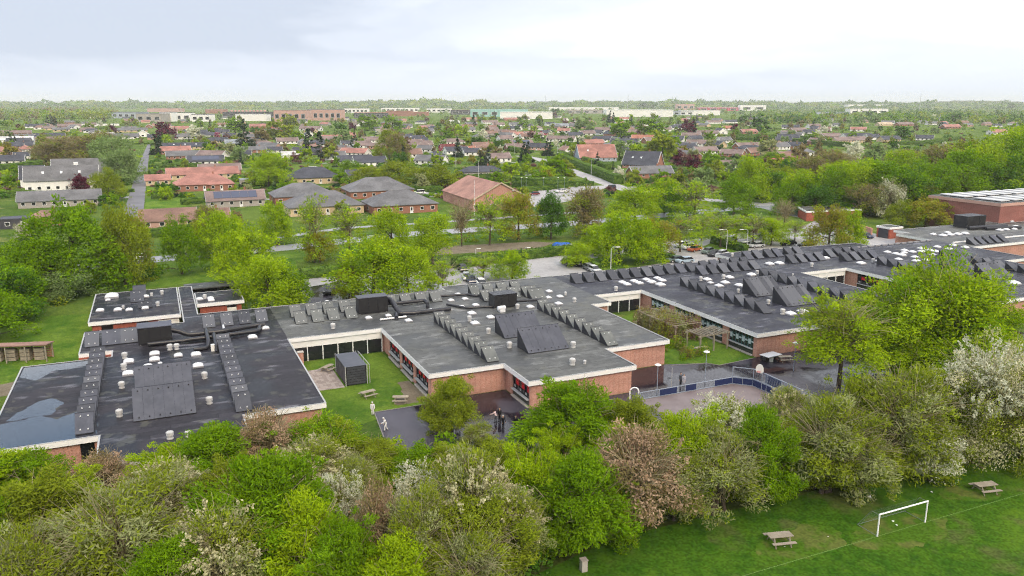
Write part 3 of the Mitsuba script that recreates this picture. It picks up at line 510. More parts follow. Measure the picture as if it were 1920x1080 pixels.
for p_, n_, l_ in (([(1092, 489), (1130, 481), (1190, 474), (1262, 481), (1268, 489), (1150, 508), (1120, 506)], 'lawn', 'grass island inside the car park behind low hedges'), ([(1316, 463), (1335, 455), (1400, 470), (1385, 478), (1345, 474)], 'lawn', 'narrow grass island right of the orange car'), ([(274, 372), (338, 370), (352, 391), (270, 396)], 'lawn', 'mown front lawn right of the street'), ([(276, 350), (340, 355), (338, 362), (276, 364)], 'lawn', 'small lawn below the red hip roofed house'),
        ([(1490, 270), (1560, 262), (1640, 268), (1722, 272), (1700, 296), (1640, 286)], 'meadow', 'pale green meadow before the woodland'), ([(640, 226), (800, 222), (800, 228), (640, 232)], 'meadow', 'green sports meadow in front of the red roofed halls'), ([(900, 208), (1010, 203), (1040, 205), (1030, 208), (960, 210)], 'meadow', 'pale meadow on the horizon')):
    ground_sheet(n_, pxpoly(*p_), .020, 'lawn_grass' if n_ == 'lawn' else 'grass', l_, True)
for l_, q_ in (('bright lawn of the courtyard round the dark container', pl((15.2, 84), (28.3, 88.4), (28.3, 110.9), (15.2, 110.9))), ('bright lawn of the pergola courtyard', pl((63.8, 88.5), (69, 87.0), (70, 85.6), (76.8, 86.0), (76.8, 116), (63.8, 110))), ('bright lawn left of the square brick block', pl((-45, 118), (-11.5, 116), (-11.5, 153), (-40, 158)))): ground_sheet('lawn', q_, .004, 'lawn_grass', l_)
for l_, q_ in (('roadside verge between the main road and the bare earth', [(540, 474), (740, 449), (900, 438), (1070, 427), (1075, 441), (900, 452), (780, 463), (560, 492)]), ('roadside verge between the main road and the cycle path', [(500, 458), (640, 441), (830, 424), (1080, 403), (1080, 411), (900, 421), (740, 433), (550, 454)]), ('roadside verge below the left trees', [(150, 520), (270, 498), (550, 474), (560, 510), (420, 524), (280, 540), (170, 556)]), ('green verge right of the car park entrance', [(1180, 415), (1300, 402), (1440, 388), (1500, 396), (1420, 408), (1300, 425), (1190, 436)]), ('grass before the red brick hall', [(780, 398), (890, 388), (930, 412), (800, 424)])): ground_sheet('verge', pxpoly(*q_), .0035, 'lawn_grass', l_, True)
def line_on(poly, label, z=.016): ground_sheet('pitch_line', poly, z, 'paint_line', label)
for i, (a_, b_) in enumerate(((33.0, 84.5), (47.0, 78.2), (60.5, 84.0), (72.0, 81.5), (84.0, 82.0))): kk = thing('drain_cover', f'round iron drain cover on the playground, {["first", "second", "third", "fourth", "fifth"][i]} from left', 'drain cover'); put(kk, tm(tube([(a_, b_, .0), (a_, b_, .03)], .34, 14, True)), 'black_metal', TS)
for i, (x0, y0, x1, y1) in enumerate(((21.3, 88.2, 28.3, 88.2), (20.4, 80.6, 21.3, 88.2), (63.6, 88.3, 69.0, 87.1), (69.0, 87.1, 70.0, 85.6), (70.0, 85.6, 76.7, 86.2))): kk = thing('kerb', f'pale concrete kerb between playground and lawn, {["first", "second", "third", "fourth", "fifth"][i]} from left', 'kerb'); put(kk, prism(LineString([(x0, y0), (x1, y1)]).buffer(.06, cap_style=2), 0, .06), 'kerb_stone', TS)
line_on(sbox(30, 43.35, 110, 43.41), 'faint white goal line across the sports field')
# ------------------------------------------------------------------ things in the grounds
def ground_T(x, y, rz=0.0):
    p = at(x, y); return T().translate([p[0], p[1], 0]).rotate([0, 0, 1], rz)
def local_T(a, b, rz=0.0): return TS @ T().translate([a, b, 0]) @ T().rotate([0, 0, 1], rz)
def picnic_table(to, label, s=1.0, m='timber'):
    k = thing('picnic_table', label, 'picnic table', 'timber picnic tables in the school grounds')
    to = to @ T().scale(s)
    for i in range(5): reuse(k, 'top_plank', 'pt_top', lambda: bx((0, 0, .74), (1.9, .145, .045)), m, to @ T().translate([0, -.31 + .155 * i, 0]))
    for sg in (-1, 1):
        for i in range(2): reuse(k, 'seat_plank', 'pt_seat', lambda: bx((0, 0, .44), (1.9, .14, .045)), m, to @ T().translate([0, sg * (.68 + .15 * i), 0]))
    for x in (-.62, .62):
        for sg in (-1, 1):
            reuse(k, 'leg', f'pt_leg{sg}', lambda: tm(join([tube([(0, sg * .28, .72), (0, sg * .72, 0)], .055, 4, True)])), m, to @ T().translate([x, 0, 0]))
        reuse(k, 'crossbar', 'pt_bar', lambda: bx((0, 0, .40), (.06, 1.6, .09)), m, to @ T().translate([x, 0, 0]))
    return k
picnic_table(ground_T(1461, 1019, 10), 'picnic table on the sports field left of the goal', 1.1)
picnic_table(ground_T(1846, 922, 12), 'picnic table on the sports field right of the goal', 1.1)
picnic_table(local_T(21.9, 93.6, 15), 'dark weathered picnic table on the courtyard lawn, nearest the dark container', 1.0)
picnic_table(local_T(25.1, 90.2, -22), 'picnic table on the courtyard lawn beside the middle wing')
picnic_table(local_T(19.3, 105.6, 40), 'picnic table on the paved patio left of the dark container')
picnic_table(local_T(79.7, 83.3, -18), 'pale picnic table by the grey covered table at the brick wall')
picnic_table(ground_T(1314, 660, 20), 'weathered picnic table under the timber pergola')
k = thing('football_goal', 'white football goal with net on the green sports field', 'football goal')
G0, G1 = np.array([53.35, 43.38]), np.array([59.1, 43.38])
for a_ in (G0[0], G1[0]):
    part(k, 'post', tm(tube([(a_, 43.38, 0), (a_, 43.38, 2.05)], .065, 10, True)), 'white', TS, 50)
    part(k, 'side_bar', tm(tube([(a_, 43.38, 2.0), (a_, 44.2, 2.0), (a_, 45.5, .06)], .022, 6)), 'net_cord', TS); part(k, 'ground_bar', tm(tube([(a_, 43.38, .04), (a_, 45.5, .04)], .024, 6)), 'net_cord', TS)
part(k, 'crossbar', tm(tube([(G0[0] - .05, 43.38, 2.05), (G1[0] + .05, 43.38, 2.05)], .07, 10, True)), 'white', TS, 50)
part(k, 'rear_bar', tm(tube([(G0[0], 45.5, .05), (G1[0], 45.5, .05)], .024, 6)), 'net_cord', TS)
net = []
for i in range(24):
    a_ = G0[0] + (G1[0] - G0[0]) * i / 23; net.append(tube([(a_, 43.4, 2.0), (a_, 44.2, 1.95), (a_, 44.9, .9), (a_, 45.45, .06)], .004, 3))
for b_, z_ in ((44.2, 1.95), (44.5, 1.5), (44.75, 1.1), (45.0, .75), (45.25, .4)): net.append(tube([(G0[0], b_, z_), (G1[0], b_, z_)], .004, 3))
part(k, 'net', tm(join(net)), 'net_cord', TS)
k = thing('concrete_bollard', 'square concrete post at the shaded edge of the field, bottom centre', 'post')
to = ground_T(1094, 1070, 20); put(k + '__body', prism(sbox(-.24, -.24, .24, .24), 0, .95), 'concrete', to); put(k + '__cap', prism(sbox(-.28, -.28, .28, .28), .95, 1.03), 'slab', to)
for i, (x, y, w) in enumerate(((1630, 933, .30), (1746, 923, .2), (1674, 978, .16), (1681, 985, .18), (1553, 1006, .1), (1471, 1025, .1))):
    k = thing('litter', ['largest white scrap of litter on the shaded grass behind the goal', 'white scrap of litter left of the right picnic table', 'upper white scrap of litter inside the goal', 'lower white scrap of litter inside the goal', 'tiny white scrap on the field between table and goal', 'tiny white scrap beside the left picnic table'][i], 'litter')
    m = trimesh.creation.icosphere(subdivisions=2, radius=w * .7); m.apply_scale([1, .7, .22]); m.vertices += (meshkit.noise(m.vertices * 9, i)[:, None] - .5) * w * .5; m.apply_translation([0, 0, w * .3]); put(k, m, 'white', ground_T(x, y))
# dark container in the courtyard
k = thing('storage_cage', 'dark steel clad container with pale corner bars on the courtyard lawn', 'container')
part(k, 'body', bx((21.6, 101.5, 1.3), (2.7, 6.0, 2.5)), 'black_metal', TS); part(k, 'roof', bx((21.6, 101.5, 2.58), (2.85, 6.15, .07)), 'panel_blue', TS)
for i in range(7): boxpart(k, 'front_slat', 'panel_dark', (21.6, 98.46, .3 + i * .34), (2.4, .06, .26))
for i in range(3): boxpart(k, 'side_panel', 'panel_dark', (20.22, 99.5 + i * 2.0, 1.3), (.06, 1.8, 2.3))
for a_ in (20.2, 23.02):
    for b_ in (98.4, 104.6): boxpart(k, 'corner_bar', 'trim_grey', (a_, b_, 1.35), (.1, .1, 2.7))
for a_ in (23.35,): boxpart(k, 'fence_rail', 'trim_grey', (a_, 101.5, 2.6), (.07, 6.4, .07)); [boxpart(k, 'fence_post', 'trim_grey', (a_, b_, 1.3), (.07, .07, 2.6)) for b_ in (98.4, 101.5, 104.6)]
k = thing('patio', 'weathered paved patio beside the west wing', 'patio', kind='structure')
rg = random.Random(5); put(k, sheet(sbox(15.6, 98.2, 20.0, 106.8), .012), 'slab_dark', TS)
for i in range(9):
    for j in range(17): boxpart(k, 'slab', 'slab' if rg.random() < .6 else 'slab_dark', (15.85 + i * .49, 98.45 + j * .5, .016 + rg.random() * .012), (.46, .47, .03))
k = thing('brick_pillar', 'short brick pillar at the corner of the west wing courtyard', 'pillar'); put(k + '__shaft', prism(sbox(15.7, 107.4, 16.4, 108.1), 0, 2.5), 'brick', TS); put(k + '__cap', prism(sbox(15.62, 107.32, 16.48, 108.18), 2.5, 2.58), 'concrete', TS)
# ball court boards
k = thing('ball_court_fence', 'grey steel ball court fence with navy blue board panels', 'fence')
def fence_panel(A, B, kind, z0=.08, z1=.95):
    A, B = np.array(A, float), np.array(B, float); L = np.linalg.norm(B - A); an = math.degrees(math.atan2(B[1] - A[1], B[0] - A[0])); c = (A + B) / 2
    if kind == 'navy': p = boxpart(k, 'board', 'navy', (c[0], c[1], (z0 + z1) / 2), (L - .08, .05, z1 - z0), rz=an)
    else:
        p = part(k, 'mesh_panel', tm(join([tube([(*(A + (B - A) * (i + .5) / int(L / .12)), z0), (*(A + (B - A) * (i + .5) / int(L / .12)), z1)], .011, 3) for i in range(int(L / .12))])), 'steel', TS)
    for z in (z0, z1): boxpart(p, 'rail', 'steel', (c[0], c[1], z), (L, .08, .07), rz=an)
    return p
def fence_post(A, h): boxpart(k, 'post', 'steel', (A[0], A[1], h / 2), (.09, .09, h))
run = [(52.5, 'mesh'), (55.3, 'navy'), (58.0, 'mesh'), (59.25, 'navy'), (61.0, 'mesh'), (63.8, 'navy'), (66.7, None)]
for (a0, kd), (a1, _) in zip(run[:-1], run[1:]): fence_panel((a0, 78.8), (a1, 78.8), kd); fence_post((a0, 78.8), 1.0)
pts_ = [(66.7, 78.8), (68.6, 77.0), (68.7, 74.6), (68.7, 71.5), (68.7, 68.5)]
for i, (A, B) in enumerate(zip(pts_[:-1], pts_[1:])):
    m_ = ((A[0] + B[0]) / 2, (A[1] + B[1]) / 2)
    if i == 0: fence_panel(A, m_, 'navy'); fence_panel(m_, B, 'navy')
    else: fence_panel(A, B, 'navy')
    fence_panel(A, B, 'mesh', 1.02, 2.35); fence_post(A, 2.4)
fence_post(pts_[-1], 2.4)
k0 = k; k = thing('equipment_screen', 'dark navy screen panel standing behind the basketball board', 'screen')
fence_panel((70.6, 76.9), (70.6, 74.0), 'navy', .15, 1.35); fence_post((70.6, 76.9), 1.5); fence_post((70.6, 74.0), 1.5)
k = thing('basketball_hoop', 'white fan shaped basketball board on a post at the court end', 'basketball hoop')
fan = Polygon([(.52 * math.cos(t), .1 + .78 * max(math.sin(t), -.12)) for t in np.linspace(-.15, math.pi + .15, 18)] + [(-.35, -.28), (.35, -.28)])
to = TS @ T().translate([68.2, 75.2, 0]) @ T().rotate([0, 0, 1], -62)
m = trimesh.creation.extrude_polygon(fan, .05, engine='earcut'); m.apply_transform(trimesh.transformations.rotation_matrix(math.pi / 2, [1, 0, 0])); m.apply_translation([0, -.55, 2.9])
put(k + '__board', m, 'offwhite', to); put(k + '__post', tm(tube([(0, .5, 0), (0, .5, 2.6), (0, .2, 3.1), (0, -.5, 3.1)], .06, 8)), 'steel', to); put(k + '__rim', tm(tube([(.23 * math.cos(t), -.85 + .23 * math.sin(t), 2.85) for t in np.linspace(0, 2 * math.pi, 17)], .02, 6)), 'red', to)
k = thing('hoop_frame', 'white arched tube frame at the left end of the court fence', 'hoop')
to = TS @ T().translate([52.0, 79.4, 0]) @ T().rotate([0, 0, 1], -20); put(k, tm(tube([(-.55, 0, 0), (-.55, 0, .9)] + [(-.55 * math.cos(t), 0, .95 + .55 * math.sin(t)) for t in np.linspace(.1, math.pi - .1, 9)] + [(.55, 0, .9), (.55, 0, 0)], .09, 8, True)), 'white', to)
k = thing('slim_post', 'slim pale post standing on the playground behind the court fence', 'post'); q_ = loc(at(1180 + 425 / 5.4, 640 + 462 / 5.4)); put(k, tm(tube([(q_[0], q_[1], 0), (q_[0], q_[1], 2.6)], .045, 8, True)), 'trim_grey', TS)
def park_lamp(to, label, h=4.0, group='post top lamps on the playground'):
    k = thing('lamp_post', label, 'lamp post', group)
    reuse(k, 'pole', f'pole{h}', lambda: tm(tube([(0, 0, 0), (0, 0, 1.0), (0, 0, h - .15)], [.07, .055, .04], 8)), 'steel', to, 50)
    reuse(k, 'lamp_head', f'head{h}', lambda: lathe([(0, h - .25), (.10, h - .22), (.12, h - .05), (.40, h), (.42, h + .05), (.20, h + .16), (0, h + .18)], 14), 'offwhite', to, 40)
for a_, b_, l_ in ((55.3, 79.3, 'lamp post behind the left end of the court fence'), (64.2, 81.2, 'lamp post on the wet playground, middle one by the lawn'), (77.8, 79.5, 'lamp post right of the pale picnic table'), (-23.0, 107.8, 'lamp post on the grass left of the west wing')): park_lamp(local_T(a_, b_), l_)
park_lamp(ground_T(852, 826), 'lamp post rising from the shrubs by the dark puddle', 4.1)
# covered table, pergola, left shed
k = thing('covered_table', 'table tennis table under a grey cover by the brick corner', 'table')
to = local_T(76.9, 84.2, 8); put(k + '__cover', bx((1.4, .2, .82), (2.9, 1.7, .07)), 'metal', to)
for x, y in ((.3, -.4), (.3, .8), (2.5, -.4), (2.5, .8)): boxpart(k, 'leg', 'black_metal', (x, y, .4), (.12, .12, .8), to)
boxpart(k, 'box', 'offwhite', (.9, -.3, .35), (.5, .4, .7), to); boxpart(k, 'skirt', 'black_metal', (1.4, .5, .45), (2.6, .9, .6), to)
k = thing('pergola', 'weathered timber pergola frame with bare vines in the courtyard', 'pergola')
to = local_T(70.9, 91.2, 4); rg = random.Random(8)
for x in (0, 2.6, 5.2):
    for y in (0, 3.0): reuse(k, 'post', 'perg_post', lambda: bx((0, 0, 1.25), (.14, .14, 2.5)), 'timber', to @ T().translate([x, y, 0]))
for y in (0, 3.0): reuse(k, 'beam', 'perg_beam', lambda: bx((2.6, 0, 2.55), (6.0, .12, .18)), 'timber', to @ T().translate([0, y, 0]))
for i in range(9): reuse(k, 'rafter', 'perg_raft', lambda: bx((0, 1.5, 2.72), (.09, 3.9, .14)), 'timber', to @ T().translate([.1 + i * .63, 0, 0]))
k = thing('pergola', 'overgrown timber pergola at the back of the courtyard, under dead vines', 'pergola'); to = local_T(70.6, 97.0, 0)
for x in (0, 4.6):
    for y in (0, 3.5, 7, 10.5): reuse(k, 'post', 'perg_post', lambda: None, 'timber', to @ T().translate([x, y, 0]))
for x in (0, 4.6): reuse(k, 'beam', 'perg_long', lambda: bx((0, 5.2, 2.55), (.12, 11.0, .18)), 'timber', to @ T().translate([x, 0, 0]))
for i in range(12): reuse(k, 'rafter', 'perg_cross', lambda: bx((2.3, 0, 2.72), (5.2, .07, .10)), 'timber', to @ T().translate([0, .2 + i * .92, 0]))
k = thing('log_shed', 'brick red slatted shed among the bushes left of the west wing', 'shed'); to = ground_T(38, 676, 8)
put(k + '__roof', prism(sbox(-4.2, -1.4, 4.2, 1.4), 2.3, 2.42), 'roof_b', to @ T().rotate([1, 0, 0], -6))
for x in (-4, -1.3, 1.3, 4):
    for y in (-1.1, 1.1): boxpart(k, 'post', 'timber', (x, y, 1.15), (.14, .14, 2.35), to)
for i in range(8): boxpart(k, 'board', 'wall_n', (0, 1.15, .2 + i * .27), (8.2, .05, .2), to)
for i in range(3):
    for j in range(4): boxpart(k, 'crate', 'timber', (-3.0 + j * 1.9, .2, .3 + i * .6), (1.3, .9, .5), to)
k = thing('black_shelter', 'long black flat roofed shelter behind the square block', 'shelter')
put(k + '__roof', prism(sbox(3.0, 153.0, 14.5, 157.5), 2.75, 2.95), 'roof_grey', TS)
part(k, 'wall', bx((8.7, 157.3, 1.4), (11.2, .15, 2.7)), 'dark', TS); part(k, 'side_wall', bx((3.1, 155.2, 1.4), (.15, 4.2, 2.7)), 'dark', TS)
for a_ in (5.2, 8.7, 12.0): boxpart(k, 'post', 'black_metal', (a_, 153.3, 1.37), (.14, .14, 2.75))
k = thing('board_fence', 'black board fence running left from the shelter behind the square block', 'fence')
for i in range(13): boxpart(k, 'board', 'dark', (-10.2 + i * 1.02, 154.6, 1.0), (.98, .06, 2.0))
for i in range(5): boxpart(k, 'post', 'black_metal', (-10.7 + i * 3.1, 154.72, 1.05), (.1, .1, 2.1))
# ------------------------------------------------------------------ people
def bones(js, segs, grow=0.0):
    out = []
    for a, b in segs:
        s = []
        for q in (a, b):
            p, r = js[q]; s.append(manifold3d.Manifold.sphere(r + grow, 14).translate([float(x) for x in p]))
        out.append(manifold3d.Manifold.batch_hull(s))
    return manifold3d.Manifold.batch_boolean(out, manifold3d.OpType.Add)
def person(to, label, top, legs, hair='dark', bend=0.0, stride=0.0, arms=(.1, -.1), h=1.62, hood=False, coat=False, group=None, skinm='skin'):
    """Facing +x. bend: how far the trunk leans forward (radians); stride: half the step in metres; arms: forward swing of each arm."""
    k = thing('person', label, 'person', group); s = h / 1.75
    hip = np.array([0, 0, .92]); up = np.array([math.sin(bend), 0, math.cos(bend)]); fw = np.array([math.cos(bend), 0, -math.sin(bend)])
    sh, nk = hip + up * .50, hip + up * .58; hd = nk + up * .16 + np.array([.03, 0, 0])
    J = {'pel': (hip + up * .02, .13), 'wst': (hip + up * .2, .115), 'chs': (hip + up * .40, .135), 'nk0': (nk, .055), 'hd0': (hd - up * .03, .075), 'hd1': (hd + up * .06, .092), 'nose': (hd + fw * .105 - up * .01, .014), 'jaw': (hd + fw * .05 - up * .075, .045)}
    for n, sg in (('L', 1), ('R', -1)):
        J['eye' + n] = (hd + fw * .084 + np.array([0, sg * .032, 0]) + up * .02, .012); J['ear' + n] = (hd + np.array([0, sg * .088, 0]), .022)
        hipj = hip + np.array([0, sg * .085, -.02]); ft = np.array([sg * stride, sg * .10, .07]); kn = (hipj + ft) / 2 + np.array([.05 + abs(stride) * .15, 0, .02])
        J['hp' + n], J['kn' + n], J['an' + n] = (hipj, .09), (kn, .062), (ft, .045); J['to' + n] = (ft + np.array([.15, sg * .02, -.03]), .035); J['he' + n] = (ft + np.array([-.05, 0, -.03]), .038)
        shj = sh + np.array([0, sg * .185, 0]); ar = arms[0] if sg > 0 else arms[1]; d1 = np.array([math.sin(ar), sg * .14, -math.cos(ar)]); el = shj + d1 * .29; d2 = np.array([math.sin(ar + .35), -sg * .02, -math.cos(ar + .35)]); wr = el + d2 * .25
        J['sh' + n], J['el' + n], J['wr' + n] = (shj, .065), (el, .045), (wr, .032); J['pm' + n] = (wr + d2 * .07, .034)
        side = np.cross(d2, [0, 1, 0])
        for f in range(4):
            b0 = wr + d2 * .10 + side * (.027 - .018 * f); J[f'f{f}{n}'] = (b0, .0105); J[f'g{f}{n}'] = (b0 + d2 * (.045, .055, .05, .038)[f] + np.array([.012, -sg * .006, 0]), .009); J[f'h{f}{n}'] = (b0 + d2 * (.07, .085, .078, .058)[f] + np.array([.014, -sg * .022, 0]), .008)
        J['t0' + n] = (wr + d2 * .045 + side * .03, .012); J['t1' + n] = (wr + d2 * .085 + side * .055, .0095)
    seg = [('pel', 'wst'), ('wst', 'chs'), ('chs', 'nk0'), ('nk0', 'hd0'), ('hd0', 'hd1'), ('hd0', 'jaw'), ('hd0', 'nose')]
    for n in 'LR':
        seg += [('hd0', 'ear' + n), ('hd1', 'eye' + n), ('pel', 'hp' + n), ('hp' + n, 'kn' + n), ('kn' + n, 'an' + n), ('an' + n, 'to' + n), ('he' + n, 'to' + n), ('chs', 'sh' + n), ('sh' + n, 'el' + n), ('el' + n, 'wr' + n), ('wr' + n, 'pm' + n), ('wr' + n, 't0' + n), ('t0' + n, 't1' + n)]
        for f in range(4): seg += [('pm' + n, f'f{f}{n}'), (f'f{f}{n}', f'g{f}{n}'), (f'g{f}{n}', f'h{f}{n}')]
    tt = to @ T().scale(s)
    put(k + '__body', bones(J, seg), skinm, tt, 50)
    tops = [('pel', 'wst'), ('wst', 'chs')] + [x for n in 'LR' for x in (('chs', 'sh' + n), ('sh' + n, 'el' + n), ('el' + n, 'wr' + n))]
    if coat: tops += [('pel', 'kn' + n) for n in 'LR']
    put(k + '__jacket', bones(J, tops, .022), top, tt, 50)
    put(k + '__trousers', bones(J, [x for n in 'LR' for x in (('pel', 'hp' + n), ('hp' + n, 'kn' + n), ('kn' + n, 'an' + n))], .016), legs, tt, 50)
    for n in 'LR': part(k, 'shoe', bones(J, [('an' + n, 'to' + n), ('he' + n, 'to' + n)], .012), 'white' if legs == 'white' else 'dark', tt, 50)
    JH = {'a': (hd + up * .075 - fw * .015, .098), 'b': (hd - fw * .03, .094), 'c': (hd - fw * .05 - up * .10, .06)}
    put(k + ('__hood' if hood else '__hair'), bones(JH, [('a', 'b'), ('b', 'c')], .012 if hood else 0), top if hood else hair, tt, 50)
    return k
mat('skin', (0.45, 0.28, 0.20), 0.6, 0.3); mat('cloth_white', (0.56, 0.56, 0.57), 0.9, 0.1); mat('cloth_black', (0.018, 0.018, 0.024), 0.9, 0.1); mat('cloth_grey', (0.33, 0.33, 0.38), 0.9, 0.1); mat('cloth_slate', (0.07, 0.08, 0.10), 0.9, 0.1); mat('cloth_pink', (0.60, 0.46, 0.46), 0.9, 0.1); mat('hair_dark', (0.025, 0.018, 0.014), 0.7, 0.3)
H_ = 'hair_dark'
person(ground_T(699, 778, -70), 'person in a white hooded suit standing at the grass edge', 'cloth_white', 'cloth_white', H_, hood=True, h=1.6, arms=(.5, .2))
person(ground_T(724, 807, -150), 'person in white clothes walking bent forward across the wet asphalt', 'cloth_white', 'cloth_white', H_, bend=.35, stride=.24, h=1.6, arms=(.9, -.1), hood=True)
person(ground_T(930, 792, 160), 'person in a pale pink top leaning over, left of the dark group', 'cloth_pink', 'cloth_slate', H_, bend=.4, stride=.1, h=1.55, arms=(.9, .7))
person(ground_T(937, 790, -120), 'person in black standing behind the pale pink top', 'cloth_black', 'cloth_black', H_, h=1.65)
person(ground_T(943, 803, -60), 'person in black with a white hood at front of the group', 'cloth_black', 'cloth_black', 'cloth_white', h=1.55, arms=(.4, .3))
person(ground_T(967, 806, -100), 'person all in black standing alone by the puddle', 'cloth_black', 'cloth_black', H_, h=1.7, arms=(.5, .1))
person(ground_T(1275.5, 723, -60), 'person in a slate jacket and black trousers behind the court fence', 'cloth_slate', 'cloth_black', H_, h=1.75, arms=(.3, -.1))
person(ground_T(1281.5, 724, -80), 'person with long dark hair and pale grey coat behind the court fence', 'cloth_grey', 'cloth_grey', H_, h=1.6, coat=True)
# ------------------------------------------------------------------ cars
def car_body(van):
    H1, H2 = (.95, 1.75) if van else (.88, 1.45)
    side = Polygon([(-2.15, .32), (-2.2, .62), (-2.1, H1 - .02), (-.95 if not van else -1.3, H1 + .03), (2.02, H1 + .02), (2.16, .70), (2.14, .32)])
    for x in (-1.32, 1.32): side = side.difference(Point(x, .31).buffer(.37))
    m = trimesh.creation.extrude_polygon(side.buffer(-.03).buffer(.03), 1.62, engine='earcut'); m.apply_transform(trimesh.transformations.rotation_matrix(math.pi / 2, [1, 0, 0])); m.apply_translation([0, .81, 0])
    m2 = trimesh.creation.extrude_polygon(side.buffer(-.07), 1.78, engine='earcut'); m2.apply_transform(trimesh.transformations.rotation_matrix(math.pi / 2, [1, 0, 0])); m2.apply_translation([0, .89, 0])
    x0, x1 = (-1.05, 1.95) if van else (-.55, 1.35)
    roof = trimesh.convex.convex_hull(np.array([(x0, -.62, H2 - .06), (x1, -.62, H2 - .06), (x0, .62, H2 - .06), (x1, .62, H2 - .06), (x0 + .15, -.5, H2), (x1 - .1, -.5, H2), (x0 + .15, .5, H2), (x1 - .1, .5, H2)]))
    return cat([m, m2, roof])
def car_glass(van):
    H1, H2 = (.95, 1.75) if van else (.88, 1.45); x0, x1, e0, e1 = (-1.05, 1.95, -1.4, 2.05) if van else (-.55, 1.35, -1.2, 1.95)
    return trimesh.convex.convex_hull(np.array([(e0, -.74, H1), (e1, -.74, H1), (e0, .74, H1), (e1, .74, H1), (x0, -.61, H2 - .05), (x1, -.61, H2 - .05), (x0, .61, H2 - .05), (x1, .61, H2 - .05)]))
def wheel_mesh(): return tm(tube([(0, -.1, 0), (0, .1, 0)], .31, 14, True))
def hub_mesh(): return tm(tube([(0, -.112, 0), (0, .112, 0)], .18, 10, True))
CARC = {'white': (.75, .75, .75), 'silver': (.45, .47, .49), 'black': (.012, .012, .015), 'dark blue': (.02, .03, .07), 'grey': (.14, .15, .16), 'orange red': (.42, .09, .03), 'dark red': (.16, .015, .02), 'grey green': (.10, .14, .13), 'pale blue': (.30, .38, .46)}
for q, c in CARC.items(): mat('car_' + q.replace(' ', '_'), c, 0.25, 0.5, clearcoat=0.8, clearcoat_gloss=0.9)
def car(x, y, rz, col, label, van=False, world=False):
    k = thing('parked_car', label, 'car', 'parked cars'); p = at(x, y); to = T().translate([p[0], p[1], .02]).rotate([0, 0, 1], rz + 24)
    reuse(k, 'body', f'car{van}', lambda: car_body(van), 'car_' + col.replace(' ', '_'), to, 30); reuse(k, 'windows', f'cglass{van}', lambda: car_glass(van), 'glass', to)
    for cx in (-1.32, 1.32):
        for cy in (-.78, .78): w = reuse(k, 'wheel', 'wheel', wheel_mesh, 'rubber', to @ T().translate([cx, cy, .31]), 40); reuse(w, 'rim', 'hub', hub_mesh, 'metal', to @ T().translate([cx, cy, .31]), 40)
    for cy in (-.62, .62): boxpart(k, 'headlight', 'dome', (-2.13, cy, .68), (.08, .36, .16), to); boxpart(k, 'tail_light', 'tail_red', (2.08, cy, .74), (.08, .3, .18), to)
for c in ((875, 524, 75, 'silver', 'silver car parked at the left end of the row behind the middle wing'), (884, 530, 80, 'dark blue', 'dark blue car beside the silver one behind the middle wing'), (903, 536, 80, 'white', 'white car half hidden by the middle wing roof'), (868, 508, 80, 'black', 'black car behind the silver car, under the lime bushes'),
          (1064, 497, 84, 'black', 'first black car left of the hedge in the car park'), (1083, 498, 84, 'black', 'second black car, closest to the hedge in the car park'), (1104, 506, 82, 'grey', 'grey car below the two black ones'), (1114, 510, 84, 'silver', 'silver car cut by the third wing roof edge'),
          (1277, 463, 5, 'white', 'left of two white cars in the far row'), (1292, 467, 8, 'white', 'right of two white cars in the far row'), (1302, 471, 20, 'orange red', 'orange red car in the car park'), (1327, 475, 28, 'grey green', 'dark grey green car right of the orange one'), (1339, 480, 28, 'black', 'black car by the white kerb of the car park'), (1352, 480, 20, 'silver', 'silver car right of the black one by the kerb'),
          (1198, 467, 5, 'pale blue', 'pale blue car behind the tree trunks of the island'), (1220, 471, 5, 'white', 'white car behind the island tree trunks'), (1247, 484, 0, 'white', 'white car at the island corner below the trees'), (1266, 491, 0, 'grey green', 'grey green car before the long row of dark skylights'), (1284, 493, 0, 'pale blue', 'pale blue car just behind the dark skylight row'),
          (1368, 453, 5, 'silver', 'silver car behind the narrow island'), (1394, 464, 5, 'white', 'white car right of the narrow island'), (1418, 464, 0, 'silver', 'silver car under the thin lime trees'), (1478, 460, 0, 'black', 'black car left of the orange brown tree'), (1511, 463, 0, 'black', 'larger black car below the orange brown tree'), (1624, 446, 80, 'dark blue', 'dark blue car beside the small red shed'),
          (1002, 366, 0, 'dark red', 'dark red car in the small hall car park'), (1052, 361, 5, 'white', 'white car in the small hall car park'), (263, 327, 90, 'black', 'black car driving on the residential street'), (258, 487, -4, 'white', 'white car on the main road behind the left trees'), (617, 549, 70, 'black', 'black car behind the yellow shrub in the wet yard')):
    car(*c)
car(1450, 452, 0, 'white', 'white van beyond the thin lime trees', True); car(787, 364, 0, 'white', 'white van beside the grey hip roofed house', True); car(1146, 354, 10, 'dark blue', 'dark blue van on the side road', True)
k = thing('blue_tarpaulin', 'flat blue tarpaulin pile at the roadside behind the car park hedge', 'tarpaulin')
m = trimesh.creation.icosphere(subdivisions=3, radius=1); m.vertices[:, 2] = np.clip(m.vertices[:, 2], 0, .7); m.apply_scale([2.6, 1.3, 1.3]); m.vertices += (meshkit.noise(m.vertices * 2.0, 3)[:, None] - .5) * .3; mat('tarp', (.02, .10, .42), .5, .4); put(k, m, 'tarp', ground_T(1053, 462))
